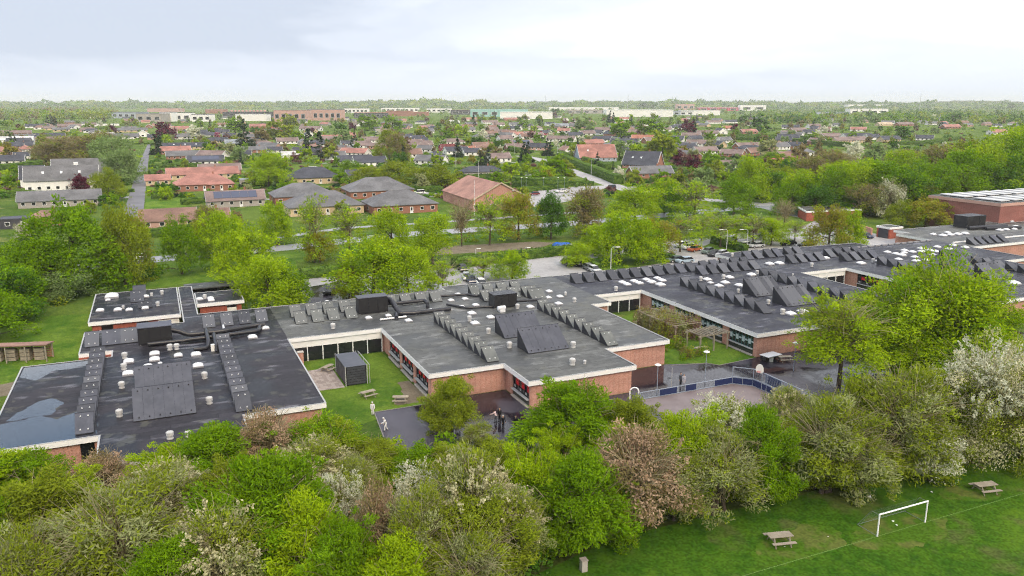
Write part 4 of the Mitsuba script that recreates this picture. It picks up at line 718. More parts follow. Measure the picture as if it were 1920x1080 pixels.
# ------------------------------------------------------------------ trees and shrubs
LEAF = {'lime': ((.220, .345, .006), (.345, .470, .014)), 'green': ((.105, .220, .005), (.205, .340, .010)), 'deep': ((.045, .125, .012), (.095, .205, .022)), 'olive': ((.175, .235, .012), (.280, .340, .028)), 'orange': ((.245, .205, .024), (.285, .290, .032)), 'brown': ((.190, .155, .062), (.255, .215, .088)),
        'grey': ((.245, .275, .105), (.340, .365, .170)), 'pale': ((.180, .275, .085), (.260, .350, .130)), 'white': ((.50, .52, .38), (.70, .70, .56)), 'cream': ((.44, .42, .23), (.62, .59, .38)), 'pink': ((.40, .275, .175), (.52, .38, .27)), 'purple': ((.085, .010, .030), (.145, .024, .050)), 'conifer': ((.018, .040, .022), (.040, .072, .036)), 'twig': ((.26, .225, .125), (.44, .39, .25)), 'mauve': ((.15, .075, .07), (.22, .13, .11)), 'magenta': ((.36, .09, .18), (.46, .16, .25))}
def unit(v): return v / (np.linalg.norm(v, axis=-1, keepdims=True) + 1e-9)
def leaf_mesh(Pn, U, N, L, W):
    V = unit(np.cross(N, U)); L, W = L[:, None] / 2, W[:, None] / 2; n = len(Pn)
    v = np.stack([Pn - U * L, Pn + V * W + U * L * .15, Pn + U * L, Pn - V * W + U * L * .15], 1).reshape(-1, 3)
    i = np.arange(n)[:, None] * 4
    return v, np.vstack([i + [0, 1, 2], i + [0, 2, 3]])
def colours(rng, mixv, pair, lum):
    a, b = np.array(pair[0]), np.array(pair[1])
    return (a + (b - a) * np.clip(mixv, 0, 1)[:, None]) * lum[:, None]
def crown(seed, R, H, z0, n, nc, leaf, col, col2=None, frac2=0.0, style='round', flat=.75, spread=1.0, twigs=0, plumes=0, pcol='cream', tw=.03, low=.6):
    """(vertices, faces, colours, clump centres) of one crown: leaves in clumps through an uneven envelope, with bare twigs and blossom sprays where asked."""
    rng = np.random.default_rng(seed); cz, rz = (z0 + H) / 2, (H - z0) / 2
    d = unit(rng.normal(size=(nc, 3))); d[:, 2] = np.where(d[:, 2] < -low, -d[:, 2], d[:, 2])
    lobes = .50 + .42 * meshkit.noise(d * 1.7 + seed, seed) + .26 * meshkit.noise(d * 3.6 + seed, seed + 3)
    rad = rng.uniform(.22, 1, nc) ** .5; stray = rng.uniform(0, 1, nc) < .16; rad = np.where(stray, rng.uniform(1.0, 1.28, nc), rad)
    if style == 'cone':
        t = rng.uniform(0, 1, nc) ** 1.35; ang = rng.uniform(0, 2 * np.pi, nc); rr_ = R * (1 - t) * rng.uniform(.45, 1, nc) ** .5 + .1 * R * (1 - t)
        c = np.c_[rr_ * np.cos(ang), rr_ * np.sin(ang), z0 + t * (H - z0)]; rc = R * (.16 + .24 * (1 - t))
    elif style == 'column':
        t = rng.uniform(0, 1, nc); ang = rng.uniform(0, 2 * np.pi, nc); prof = np.minimum(1, 3 * t + .3) * np.clip((1 - t) * 2.2, .1, 1); rr_ = R * prof * rng.uniform(.3, 1, nc) ** .5
        c = np.c_[rr_ * np.cos(ang), rr_ * np.sin(ang), z0 + t * (H - z0)]; rc = R * .3 * np.ones(nc)
    else:
        c = d * np.array([R, R, rz]) * (rad * lobes)[:, None] * spread + [0, 0, cz]; rc = R * rng.uniform(.15, .32, nc) * (1.15 - .3 * rad) * np.where(stray, .62, 1)
    pk = rc ** 2 / (rc ** 2).sum(); k = rng.choice(nc, n, p=pk)
    q = unit(rng.normal(size=(n, 3))) * (rng.uniform(0, 1, n) ** .42)[:, None]
    if style == 'cone': q[:, 2] -= .35 * np.hypot(q[:, 0], q[:, 1])
    Pn = c[k] + q * rc[k][:, None] * np.array([1.1, 1.1, flat]); Pn[:, 2] = np.maximum(Pn[:, 2], .05)
    if style == 'round':
        c[:, :2] *= np.where(c[:, 2:] < cz, 1.12, 1.0); Pn[:, :2] *= np.where(Pn[:, 2:] < cz, 1.12, 1.0)
        m0, m1 = np.percentile(Pn[:, 2], [.5, 99.6]); fr_ = R / np.percentile(np.hypot(Pn[:, 0], Pn[:, 1]), 97); fz = (H - max(z0 * .6, .05)) / (m1 - m0)
        Pn = Pn * [fr_, fr_, fz] + [0, 0, H - m1 * fz]; c = c * [fr_, fr_, fz] + [0, 0, H - m1 * fz]
    out = unit((Pn - [0, 0, cz]) / np.array([R, R, rz])); U = unit(out * .7 + rng.normal(size=(n, 3)) * .6 + [0, 0, .15]); N = unit(out * .55 + q * .5 + rng.normal(size=(n, 3)) * .42 + [0, 0, .55])
    cl = rng.uniform(0, 1, nc); lum = rng.uniform(.86, 1.12, n) * (.84 + .32 * rng.uniform(0, 1, nc))[k]
    col_ = colours(rng, .55 * cl[k] + .45 * rng.uniform(0, 1, n), LEAF[col], lum)
    if col2:
        two = (rng.uniform(0, 1, nc) < frac2)[k] & (rng.uniform(0, 1, n) < .85) | (rng.uniform(0, 1, n) < frac2 * .25)
        col_ = np.where(two[:, None], colours(rng, rng.uniform(0, 1, n), LEAF[col2], lum), col_)
    L = leaf[0] * rng.uniform(.6, 1.3, n); W = leaf[1] * rng.uniform(.7, 1.25, n)
    vs, fs = leaf_mesh(Pn, U, N, L, W); cs = np.repeat(col_, 4, 0)
    if twigs or plumes:
        m = twigs + plumes; base = np.c_[rng.normal(size=(m, 2)) * R * .13, rng.uniform(z0 + rz * .2, z0 + rz * .95, m)]
        dd = unit(rng.normal(size=(m, 3))); dd[:, 2] = np.abs(dd[:, 2]) * .9 + .12; tip = dd * np.array([R, R, rz * 1.1]) * rng.uniform(.85, 1.16, m)[:, None] + [0, 0, cz * .95]
        mid = (base + tip) / 2 + np.c_[rng.normal(size=(m, 2)) * R * .12, rng.uniform(.05, .22, m) * H]
        for i in range(m):
            t = np.linspace(0, 1, 8)[:, None]; pth = base[i] * (1 - t) ** 2 + 2 * mid[i] * t * (1 - t) + tip[i] * t ** 2
            if i >= twigs: pth[:, 2] -= (t[:, 0] ** 3) * .14 * H * rng.uniform(.2, 1)
            v, f = tube(pth, np.linspace(tw * 1.6, tw * .35, 8), 3); fs = np.vstack([fs, f + len(vs)]); vs = np.vstack([vs, v]); cs = np.vstack([cs, np.tile(np.array(LEAF['twig'][rng.integers(2)]) * rng.uniform(.7, 1.2), (len(v), 1))])
            if i >= twigs:
                kk = 46; s = rng.uniform(.38, 1, kk); pp = base[i] * (1 - s[:, None]) ** 2 + 2 * mid[i] * (s * (1 - s))[:, None] + tip[i] * s[:, None] ** 2; pp[:, 2] -= s ** 3 * .05 * H
                pp += rng.normal(size=(kk, 3)) * .085 * min(1, R / 2.5); v, f = leaf_mesh(pp, unit(rng.normal(size=(kk, 3))), unit(rng.normal(size=(kk, 3)) + [0, 0, .5]), np.full(kk, .20), np.full(kk, .13))
                fs = np.vstack([fs, f + len(vs)]); vs = np.vstack([vs, v]); cs = np.vstack([cs, np.repeat(colours(rng, rng.uniform(0, 1, kk), LEAF[pcol], rng.uniform(.8, 1.15, kk)), 4, 0)])
    return vs, fs, np.clip(cs, 0, .9), c
def trunk_mesh(seed, R, H, z0, c, r, stems=1, limbs=9):
    rng = np.random.default_rng(seed + 99); out = []
    for s in range(stems):
        b = np.array([*(rng.normal(size=2) * (.0 if stems == 1 else R * .08)), -.1]); top = np.array([*(rng.normal(size=2) * R * (.06 if stems == 1 else .14)), z0 + (H - z0) * .6])
        out.append(tube([b, b * .6 + top * .4 + [0, 0, .02], top * .8 + b * .2, top], np.array([1.25, .9, .55, .25]) * r, 7))
        pick = c[rng.choice(len(c), min(len(c), limbs // stems), replace=False)]
        for p in pick:
            t = rng.uniform(.6, .95); a = b + (top - b) * t; a[2] = min(a[2], p[2] * .85 + .1); m = (a + p) / 2 + [0, 0, .06 * H]
            out.append(tube([a, m, p], np.array([.42, .26, .08]) * r, 4))
    return join(out)
GROUPS = {}
def species(key, seed, R, H, z0, n, nc, leaf, col, tr, stems=1, **kw):
    """One model of a tree as a shapegroup of trunk and crown; the trees of the scene are instances of it."""
    v, f, cs, c = crown(seed, R, H, z0, n, nc, leaf, col, **kw)
    g = {'type': 'shapegroup', 'crown': mikit.ply((v, f), 'foliage', color=cs)}
    if tr: g['trunk'] = mikit.ply(trunk_mesh(seed, R, H, z0, c, tr, stems), 'bark')
    scene['model_' + key] = g; GROUPS[key] = (R, H)
trng = random.Random(77)
def plant(name, model, P, h, w=None, rz=None, key=None):
    R, H = GROUPS[model]; k = key or numbered(name); s = h / H; sx = s if w is None else w / (2 * R)
    scene[k] = {'type': 'instance', 'group': {'type': 'ref', 'id': 'model_' + model}, 'to_world': T().translate([float(P[0]), float(P[1]), -.03]).rotate([0, 0, 1], trng.uniform(0, 360) if rz is None else rz) @ T().scale([sx, sx, s])}
    TREES.append((k, P, h)); return k
TREES = []
# models for the near belt (leaf size in metres); R 3.2, H 6.5
NB = dict(low=.85, z0=.4, n=25000, nc=110, leaf=(.27, .085))
for i in range(2):
    for q in ('lime', 'green', 'olive'): species(f'near_{q}{i}', 10 + i + 7 * len(q), 3.2, 6.5, col=q, tr=.13, stems=3, twigs=26, **NB)
species('near_deep0', 31, 3.2, 6.5, col='green', col2='olive', frac2=.35, tr=.13, stems=3, twigs=40, **NB)
for i in range(2):
    species(f'near_grey{i}', 41 + i, 3.2, 6.5, .4, 13000, 80, (.30, .075), 'grey', .12, 4, low=.85, col2='olive', frac2=.6, twigs=130, tw=.018)
    species(f'near_bare{i}', 51 + i, 3.2, 6.5, .4, 16000, 85, (.29, .075), 'olive', .12, 4, low=.85, col2='grey', frac2=.4, twigs=150, tw=.018)
    species(f'near_white{i}', 61 + i, 3.2, 6.5, .4, 12000, 90, (.22, .12), 'white', .12, 3, low=.85, col2='olive', frac2=.38, twigs=60, plumes=70, pcol='white')
    species(f'near_cream{i}', 71 + i, 3.2, 6.5, .4, 12500, 80, (.28, .085), 'olive', .12, 4, low=.85, col2='grey', frac2=.4, twigs=120, plumes=110, pcol='cream')
    species(f'near_pink{i}', 81 + i, 3.2, 6.5, .4, 14000, 95, (.22, .10), 'pink', .12, 4, low=.85, col2='brown', frac2=.4, twigs=170, plumes=20, pcol='pink')
# mid distance: R 5, H 11
MB = dict(n=9000, nc=85, leaf=(.44, .20))
for i in range(3):
    for q in ('lime', 'green', 'olive', 'orange'):
        species(f'mid_{q}{i}', 110 + i * 13 + len(q) * 5, 5.0, 11.0, 1.1, col=q, tr=.22, flat=.85, **MB, **({'col2': 'lime', 'frac2': .3} if q == 'orange' else {'col2': 'green', 'frac2': .25} if q == 'lime' and i == 1 else {}))
species('mid_deep0', 131, 5.0, 11.0, 1.1, col='deep', tr=.22, **MB); species('mid_deep1', 132, 5.0, 11.0, 1.0, col='deep', col2='green', frac2=.4, tr=.22, **MB)
for i in range(2):
    species(f'mid_thin{i}', 141 + i, 4.2, 11.0, 3.0, 2600, 60, (.42, .24), 'lime', .17, 1, flat=.5, spread=1.05, twigs=60, tw=.035, col2='pale', frac2=.3)
    species(f'mid_brown{i}', 151 + i, 5.0, 11.0, 1.6, 5200, 70, (.46, .24), 'brown', .2, 1, twigs=160, tw=.04, col2='olive', frac2=.35)
    species(f'mid_white{i}', 161 + i, 4.6, 9.0, 1.2, 5200, 60, (.36, .24), 'white', .16, 2, twigs=90, tw=.035, col2='grey', frac2=.45)
species('mid_sparse0', 171, 4.0, 11.0, 2.4, 900, 40, (.36, .2), 'brown', .16, 1, twigs=140, tw=.035); species('mid_pale0', 181, 5.2, 10.5, .6, n=8200, nc=80, leaf=(.5, .25), col='pale', tr=.22, flat=1.3)
species('mid_purple0', 191, 5, 10.5, .8, n=6500, nc=70, leaf=(.5, .3), col='purple', tr=.2)
for i, q in enumerate(('lime', 'green')): species(f'big_{q}0', 201 + i, 5.0, 11.0, 1.6, 34000, 150, (.34, .14), q, .24, 1, flat=.9, twigs=60, tw=.03, col2=('green', 'olive')[i], frac2=.25)
species('big_thin0', 205, 4.2, 11.0, 3.4, 13000, 110, (.32, .13), 'lime', .17, 1, flat=.6, twigs=90, tw=.03, col2='olive', frac2=.2)
species('big_white0', 206, 4.6, 9.0, .6, 30000, 130, (.17, .085), 'cream', .16, 4, low=.85, col2='olive', frac2=.55, twigs=120, plumes=170, pcol='white', tw=.02)
# far: R 4, H 9
FB = dict(n=900, nc=42, leaf=(1.05, .72))
for i in range(2):
    for q in ('lime', 'green', 'deep', 'olive', 'brown', 'pale', 'grey', 'white', 'purple', 'orange', 'mauve', 'magenta'):
        if i == 0 or q in ('lime', 'green', 'olive', 'brown', 'pale', 'deep'): species(f'far_{q}{i}', 210 + i * 31 + len(q) * 3, 4.0, 9.0, .7, col=q, tr=.2, **FB)
for i in range(2): species(f'far_conifer{i}', 260 + i, 2.3, 12.0, .3, 1100, 60, (.8, .5), 'conifer', .2, style='cone')
species('far_column0', 270, 1.5, 11.0, .2, 900, 50, (.6, .42), 'conifer', .15, style='column')
NAMES = {'lime': 'lime green', 'green': 'bright green', 'deep': 'deep green', 'olive': 'olive green', 'orange': 'orange brown', 'brown': 'brown budding', 'pale': 'pale green', 'grey': 'silvery grey green', 'white': 'white blossoming', 'purple': 'purple leaved', 'mauve': 'mauve brown', 'cream': 'cream blossoming', 'pink': 'pinkish brown blossoming', 'bare': 'bare twigged', 'thin': 'thin feathery lime', 'sparse': 'nearly bare', 'conifer': 'dark conical', 'column': 'dark columnar', 'magenta': 'magenta blossoming'}
PENDING = []   # (key, look, plural noun, zone, screen x, screen y): labels that are made distinct at the end
def tree_at(name, model, x, ytop, ybase, wpx, zone, noun, zt=None):
    """A tree whose foot is at the pixel (x, ybase) and whose crown reaches the pixel height ytop."""
    P = at(x, ybase); lo, hi = .3, 40.0
    for _ in range(40):
        m = (lo + hi) / 2
        if px_of([P[0], P[1], m])[1] > ytop: lo = m
        else: hi = m
    k = plant(name, model, P, lo, wpx * depth(x, (ytop * .4 + ybase * .6)) / FOCAL if wpx else None)
    col = model.split('_')[1].rstrip('012'); PENDING.append((k, NAMES[col], noun, zone, x, ybase, name)); return k
BELT = '''lime0 0 960 848 190|olive1 95 1045 885 230|green1 60 950 846 170|pink1 200 955 850 120|lime1 320 945 838 140|green0 405 930 800 180|pink0 505 905 772 120|deep0 610 895 782 150|olive1 700 895 822 140|cream0 320 1030 872 170|grey1 240 1120 905 250|green0 500 1090 868 230|lime0 570 1130 935 200|cream1 590 950 825 140|white0 642 1010 884 85|pink1 715 1100 905 110|white1 790 1010 864 100|grey0 785 1120 915 140|cream1 880 1060 850 160|olive0 900 1090 930 190|olive0 950 975 842 170|cream1 965 1065 918 115|green0 1075 1025 850 185|deep0 1130 1010 895 140|pink0 1190 985 803 175|green1 1085 860 716 195|olive1 1180 865 745 120|lime1 1290 930 768 140|white1 1352 850 740 120|grey1 1345 960 812 170|green0 1430 938 770 125|bare1 1545 920 742 190|cream0 1470 830 728 90|olive0 1600 880 718 130|grey0 1680 892 690 185|white0 1738 900 795 115|olive1 1700 880 735 120|grey0 1912 870 690 150|olive1 1780 850 700 120|grey0 895 842 793 70|olive0 845 812 709 100|lime0 190 1120 1005 190|green1 640 1160 975 170|cream1 425 1150 950 180|white0 18 1140 1040 70|green0 -40 1080 900 200|lime1 1000 1010 840 130|lime1 540 960 850 130|green1 790 905 842 130|olive0 1500 900 790 150|olive1 440 1010 865 130|lime0 740 1170 1010 200|bare1 60 1190 985 200|grey1 660 950 850 120|green0 330 1180 1010 190|bare0 880 1150 985 170|lime1 150 1010 895 150|grey1 1262 970 850 130|lime0 1150 930 800 120|lime1 1045 900 800 100|bare0 1610 925 790 140|olive1 850 905 838 110'''
for s in BELT.split('|'):
    m, x, yb, yt, w = s.split(); bl = m[:4] in ('whit', 'crea', 'pink')
    tree_at('blossoming_shrub' if bl else 'bare_shrub' if m[:4] in ('bare', 'grey') else 'shrub', 'near_' + m, int(x), int(yt), int(yb), int(w) * 1.02, 'front shrub belt', 'shrub')
MID = '''green1 140 548 381 175|olive2 236 535 383 100|orange0 250 520 395 80|green0 341 514 404 90|deep1 25 600 490 150|green2 45 565 452 130|green1 95 560 440 130|green0 -20 640 540 170|lime1 415 505 395 100|lime0 470 550 420 130|lime2 505 592 480 135|green0 545 580 500 90|lime1 520 460 378 75|thin0 590 492 366 70|thin1 655 480 385 85|lime0 735 482 388 90|lime2 812 495 402 95|lime1 700 560 448 170|lime0 765 556 462 130|orange1 655 560 500 70|thin1 830 550 485 80|sparse0 866 462 372 60|thin0 918 460 368 85|orange2 972 450 362 95|deep0 1033 449 360 66|brown0 1096 444 350 90|lime1 1160 492 398 120|lime2 1130 478 420 80|orange0 1236 480 410 85|lime0 1190 420 345 110|lime1 1245 400 335 80|thin1 1300 420 336 100|green2 1376 403 330 85|lime2 1405 380 292 75|deep1 1445 375 318 85|thin0 1315 452 398 75|thin1 1380 455 402 80|thin0 1432 450 405 80|sparse0 1470 425 374 50|orange1 1552 472 385 95|lime1 1592 470 392 70|orange0 1735 428 372 95|olive0 1690 425 375 70|orange2 1778 426 376 60|lime0 1816 420 374 48|lime1 960 528 470 90|lime1 1205 494 412 95|thin1 1275 472 400 85|thin0 1350 464 398 85|thin1 1412 462 400 75|lime2 1445 460 410 70|thin1 1490 452 412 60|lime0 1120 470 420 70|thin0 905 525 478 90|lime2 430 470 402 80|olive1 385 480 410 80|brown1 392 440 385 70|pale0 120 560 505 120|white0 45 450 415 40|olive0 205 375 315 75|pale0 215 330 253 80|pale0 228 345 278 80|lime0 505 350 283 90|brown0 130 310 255 90|brown1 172 312 252 90|brown1 90 312 268 70|brown0 200 300 245 60|green2 655 330 300 60|olive1 730 300 240 50|brown0 745 305 248 45|purple0 151 358 326 44|deep1 1270 408 350 80|brown1 1700 330 280 90|orange0 600 492 430 70|lime0 1080 500 455 70|olive2 745 350 300 95|olive0 820 352 308 95|olive1 690 352 312 80|green1 1450 310 285 60'''
for s in MID.split('|'):
    m, x, yb, yt, w = s.split(); x, yb = int(x), int(yb)
    z = 'behind the school' if yb > 395 and x > 600 else 'left trees' if yb > 395 else 'among the nearer houses'
    tree_at('tree', 'mid_' + m, x, int(yt), yb, int(w) * .84, z, 'tree')
WOOD = '''lime1 1500 398 318 90|green0 1560 400 312 90|lime2 1610 398 300 100|green1 1655 402 300 100|deep1 1700 405 310 100|green2 1750 398 300 100|brown0 1620 408 345 70|white0 1662 410 334 60|olive0 1720 400 330 90|green1 1800 388 278 110|brown1 1780 380 300 90|lime0 1845 380 268 110|deep1 1870 385 290 100|green0 1905 375 255 110|lime2 1900 340 236 130|green2 1935 330 228 120|brown1 1850 340 285 80|brown0 1760 345 272 90|deep0 1530 405 345 80|green1 1480 402 340 70|lime1 1690 352 282 90|green0 1730 345 290 80|lime0 1580 360 302 90|green2 1640 362 300 80|brown1 1520 345 292 70|brown0 1560 335 282 80|white1 1590 330 280 50|olive2 1470 362 312 70|olive1 1810 340 262 90|green1 1960 380 270 120|deep1 1600 405 350 80'''
for s in WOOD.split('|'):
    m, x, yb, yt, w = s.split(); tree_at('tree', 'mid_' + m, int(x), int(yt), int(yb), int(w) * .92, 'the woodland at right', 'tree')
for m, x, yb, yt, w, nm in (('big_lime0', 1768, 698, 482, 190, ''), ('big_lime0', 1678, 694, 532, 165, ''), ('big_thin0', 1573, 720, 556, 150, ''), ('big_lime0', 1842, 690, 560, 110, ''), ('big_lime0', 1722, 712, 625, 140, '')):
    tree_at('tree', m, x, yt, yb, w * 1.05, 'the playground edge at right', 'tree')
tree_at('blossoming_shrub', 'big_white0', 1838, 636, 866, 180, 'front shrub belt', 'shrub')
# hedges
def hedge(label, px, w=1.2, h=1.6, m='hedge_leaf'):
    k = thing('hedge', label, 'hedge'); pts = np.array([at(*p)[:2] for p in px]); ln = LineString(pts); n = max(4, int(ln.length / .8)); rg = np.random.default_rng(len(count) + 3)
    c = np.array([ln.interpolate(i / n, normalized=True).coords[0] for i in range(n + 1)]); t = unit(np.gradient(c, axis=0)); s = np.c_[-t[:, 1], t[:, 0]]
    prof = np.array([(-.5, 0), (-.55, .5), (-.46, .93), (-.2, 1.02), (.2, 1.02), (.46, .93), (.55, .5), (.5, 0)])
    v = np.concatenate([np.c_[c + s * (p[0] * w), np.full(n + 1, p[1] * h)][:, None] for p in prof], 1); v += (rg.uniform(0, 1, v.shape) - .5) * np.array([.32, .32, .22]) * min(1, w)
    v = v.reshape(-1, 3); i, j = np.meshgrid(np.arange(n), np.arange(7), indexing='ij'); b = i * 8 + j; f = np.stack([b, b + 8, b + 9, b + 1], -1).reshape(-1, 4)
    f = np.vstack([f, [[0, 1, 2, 3], [0, 3, 4, 7], [4, 5, 6, 7]], np.array([[0, 3, 2, 1], [0, 7, 4, 3], [4, 7, 6, 5]]) + n * 8]); f3 = np.vstack([f[:, [0, 1, 2]], f[:, [0, 2, 3]]]); V, F = v, f3
    nl = int(ln.length * h * 26 / max(1, depth(*px[0]) / 170)); q = v[rg.integers(0, len(v), nl)] + rg.normal(size=(nl, 3)) * .22; q[:, 2] = np.clip(q[:, 2], .05, h * 1.15)
    lv, lf = leaf_mesh(q, unit(rg.normal(size=(nl, 3))), unit(rg.normal(size=(nl, 3)) + [0, 0, .8]), np.full(nl, .34), np.full(nl, .22))
    put(k + '__leaves', (lv, lf), 'foliage', color=np.repeat(colours(rg, rg.uniform(0, 1, nl), ((.04, .085, .01), (.12, .18, .02)), rg.uniform(.7, 1.2, nl)), 4, 0)); put(k + '__core', (V, F), m)
for l, px, w, h in (('hedge along the left edge of the car park grass island', [(1085, 489), (1122, 507)], 1.3, 1.5), ('hedge along the right edge of the car park grass island', [(1190, 476), (1262, 490)], 1.5, 1.6), ('hedge on the narrow island right of the orange red car', [(1336, 456), (1398, 473)], 1.5, 1.8), ('hedge along the near kerb of the access road', [(850, 503), (930, 492), (1085, 474)], 2.0, 2.2), ('hedge left of the access road behind the lime trees', [(565, 522), (640, 515), (720, 508)], 2.0, 2.0),
        ('long tall clipped hedge running beside the side road', [(1050, 297), (1080, 312), (1120, 328), (1160, 345)], 4.5, 4.0), ('second long hedge behind the tall clipped one', [(1048, 291), (1100, 305), (1140, 318)], 3, 3.2), ('long hedge behind the red brick hall, before the car park', [(965, 352), (1010, 356), (1060, 352)], 4, 5.0), ('long hedge crossing the middle houses behind the hall', [(890, 268), (930, 276), (975, 287)], 4, 3.6), ('long pale hedge between the right hand houses', [(1365, 262), (1440, 264), (1520, 270), (1590, 276)], 4, 4.0), ('upper long hedge between the right hand houses', [(1375, 257), (1460, 258), (1550, 264)], 3, 3.2), ('dark hedge before the meadow', [(1670, 272), (1720, 271), (1800, 262)], 3.2, 3.0),
        ('upper garden hedge right of the street', [(280, 316), (330, 313), (378, 312)], 2, 2.0), ('lower garden hedge right of the street', [(280, 328), (330, 325), (380, 322)], 3, 2.6), ('dark hedge along the lawn edge by the solar roof', [(340, 384), (392, 380)], 2, 2.2), ('hedge along the far side of the main road at left', [(280, 446), (330, 440), (380, 433)], 2, 2.4), ('hedge in front of the white house', [(0, 364), (40, 362), (80, 364)], 1.5, 1.3), ('hedge below the brown bare trees', [(0, 325), (45, 320), (75, 316)], 4, 4.5), ('hedge behind the grey hip roofed houses', [(600, 372), (680, 356), (830, 360)], 2.2, 2.2)):
    hedge(l, px, w, h)
# ------------------------------------------------------------------ houses
ROOFN = {'k': 'black', 'g': 'grey', 'm': 'mauve brown', 'b': 'brown', 'r': 'salmon red', 'o': 'orange red', 'd': 'dark red', 'w': 'white', 's': 'pale blue grey', 't': 'tan', 'p': 'magenta red'}
WALLN = {'w': 'white', 'y': 'yellow brick', 'n': 'red brick', 'e': 'grey', 'q': 'black', 'u': 'blue grey', 'z': 'teal', 'i': 'pinkish brick', 'x': 'crimson'}
FOOT = []
def roof_gable(L, W, e, r, o=.45):
    x, y = L / 2 + o, W / 2 + o; ez = e - o * (r - e) / (W / 2); t = .18
    v = [(-x, -y, ez), (x, -y, ez), (x, 0, r), (-x, 0, r), (-x, y, ez), (x, y, ez)]; v += [(a, b, c - t) for a, b, c in v]
    f = [(0, 1, 2, 3), (3, 2, 5, 4), (9, 8, 7, 6), (10, 11, 8, 9), (0, 6, 7, 1), (5, 11, 10, 4), (0, 3, 9, 6), (3, 4, 10, 9), (1, 7, 8, 2), (2, 8, 11, 5)]
    return np.array(v, float), f
def roof_hip(L, W, e, r, o=.5):
    x, y = L / 2 + o, W / 2 + o; k = max(L / 2 - W / 2 * .95, .3); t = .18
    v = [(-x, -y, e), (x, -y, e), (x, y, e), (-x, y, e), (-k, 0, r), (k, 0, r)] + [(-x, -y, e - t), (x, -y, e - t), (x, y, e - t), (-x, y, e - t)]
    f = [(0, 1, 5, 4), (2, 3, 4, 5), (3, 0, 4, 4), (1, 2, 5, 5), (0, 6, 7, 1), (1, 7, 8, 2), (2, 8, 9, 3), (3, 9, 6, 0), (6, 9, 8, 7)]
    return np.array(v, float), f
def tri(vf):
    f = np.array(vf[1]); F = np.vstack([f[:, [0, 1, 2]], f[:, [0, 2, 3]]]); F = F[(F[:, 0] != F[:, 1]) & (F[:, 1] != F[:, 2]) & (F[:, 0] != F[:, 2])]; return trimesh.Trimesh(vf[0], F, process=False)
def house(P, L, W, rot, kind, rc_, wc, label=None, e=2.7, r=None, win=True, chim=True, sky=0, solar=False, y=400, x=0, name='house', zone=None):
    k = thing(name, label, 'house'); to = T().translate([float(P[0]), float(P[1]), 0]).rotate([0, 0, 1], rot)
    r = e + W * (.34 if kind in 'LG' else .30) if r is None else r
    FOOT.append(Point(P[0], P[1]).buffer(max(L, W) * .52))
    if kind == 'F':
        put(k + '__wall', prism(sbox(-L / 2, -W / 2, L / 2, W / 2), -.2, e), 'wall_' + wc, to); put(k + '__roof', prism(sbox(-L / 2 - .15, -W / 2 - .15, L / 2 + .15, W / 2 + .15), e, e + .35), 'roof_' + rc_, to); top = e + .35
    else:
        v = [(-L / 2, -W / 2), (L / 2, -W / 2), (L / 2, W / 2), (-L / 2, W / 2)]
        if kind == 'H': put(k + '__wall', prism(Polygon(v), -.2, e - .1), 'wall_' + wc, to); put(k + '__roof', tri(roof_hip(L, W, e, r)), 'roof_' + rc_, to)
        else:
            g = trimesh.creation.extrude_polygon(Polygon([(-W / 2, -.2), (W / 2, -.2), (W / 2, e - .1), (0, r - .22), (-W / 2, e - .1)]), L, engine='earcut')
            g.apply_transform(np.array([[0, 0, 1, -L / 2], [1, 0, 0, 0], [0, 1, 0, 0], [0, 0, 0, 1.0]])); put(k + '__wall', g, 'wall_' + wc, to); put(k + '__roof', tri(roof_gable(L, W, e, r)), 'roof_' + rc_, to)
            if y > 226:
                for sg in (-1, 1):
                    for s2 in (-1, 1):
                        a, b = np.array([sg * (L / 2 + .47), s2 * (W / 2 + .45), e - .45 * (r - e) / (W / 2) - .1]), np.array([sg * (L / 2 + .47), 0, r - .1]); c = (a + b) / 2; ln = np.linalg.norm(b - a); an = math.degrees(math.atan2(b[2] - a[2], b[1] - a[1]))
                        reuse(k, 'barge_board', 'box', unit_box, 'white' if wc in 'wun' else 'trim_grey', to @ T().translate(list(map(float, c))) @ T().rotate([1, 0, 0], an) @ T().scale([.10, float(ln), .34 if y < 290 else .30]))
    if chim and kind != 'F':
        boxpart(k + '__roof', 'chimney', 'wall_n' if wc != 'w' else 'wall_e', (L * .18, .15, r + .25), (.6, .6, 1.3), to)
    if sky:
        for i in range(sky):
            sl = math.degrees(math.atan2(r - e, W / 2)); reuse(k + '__roof', 'skylight', 'box', unit_box, 'dome', to @ T().translate([-L * .25 + i * L * .25, -W * .25, (e + r) / 2 + .06]) @ T().rotate([1, 0, 0], sl) @ T().scale([.9, 1.2, .12]))
    if solar:
        sl = math.degrees(math.atan2(r - e, W / 2))
        for i in range(5): reuse(k + '__roof', 'solar_panel', 'box', unit_box, 'solar', to @ T().translate([-L * .3 + i * L * .15, -W * .25, (e + r) / 2 + .10]) @ T().rotate([1, 0, 0], sl) @ T().scale([L * .145, W * .42, .06]))
    if win:
        n = max(2, int(L / (3.2 if y > 262 else 6))); ww, wh = (1.3, 1.2) if y > 262 else (2.4, 1.5); zz = min(1.5, e - .8)
        for i in range(n):
            xx = -L / 2 + L * (i + .5) / n; door = i == n // 2 and y > 275
            w = boxpart(k, 'door' if door else 'window', 'white' if wc != 'w' else 'trim_grey', (xx, -W / 2 - .02, 1.05 if door else zz), (1.1 if door else ww, .12, 2.1 if door else wh), to)
            boxpart(w, 'pane', 'glass', (xx, -W / 2 - .07, 1.4 if door else zz), (.6 if door else ww - .22, .08, 1.0 if door else wh - .22), to)
        if y > 240:
            for sg in (-1, 1):
                w = boxpart(k, 'window', 'white' if wc != 'w' else 'trim_grey', (sg * (L / 2 + .02), 0, zz), (.12, ww, wh), to); boxpart(w, 'pane', 'glass', (sg * (L / 2 + .06), 0, zz), (.08, ww - .2, wh - .2), to)
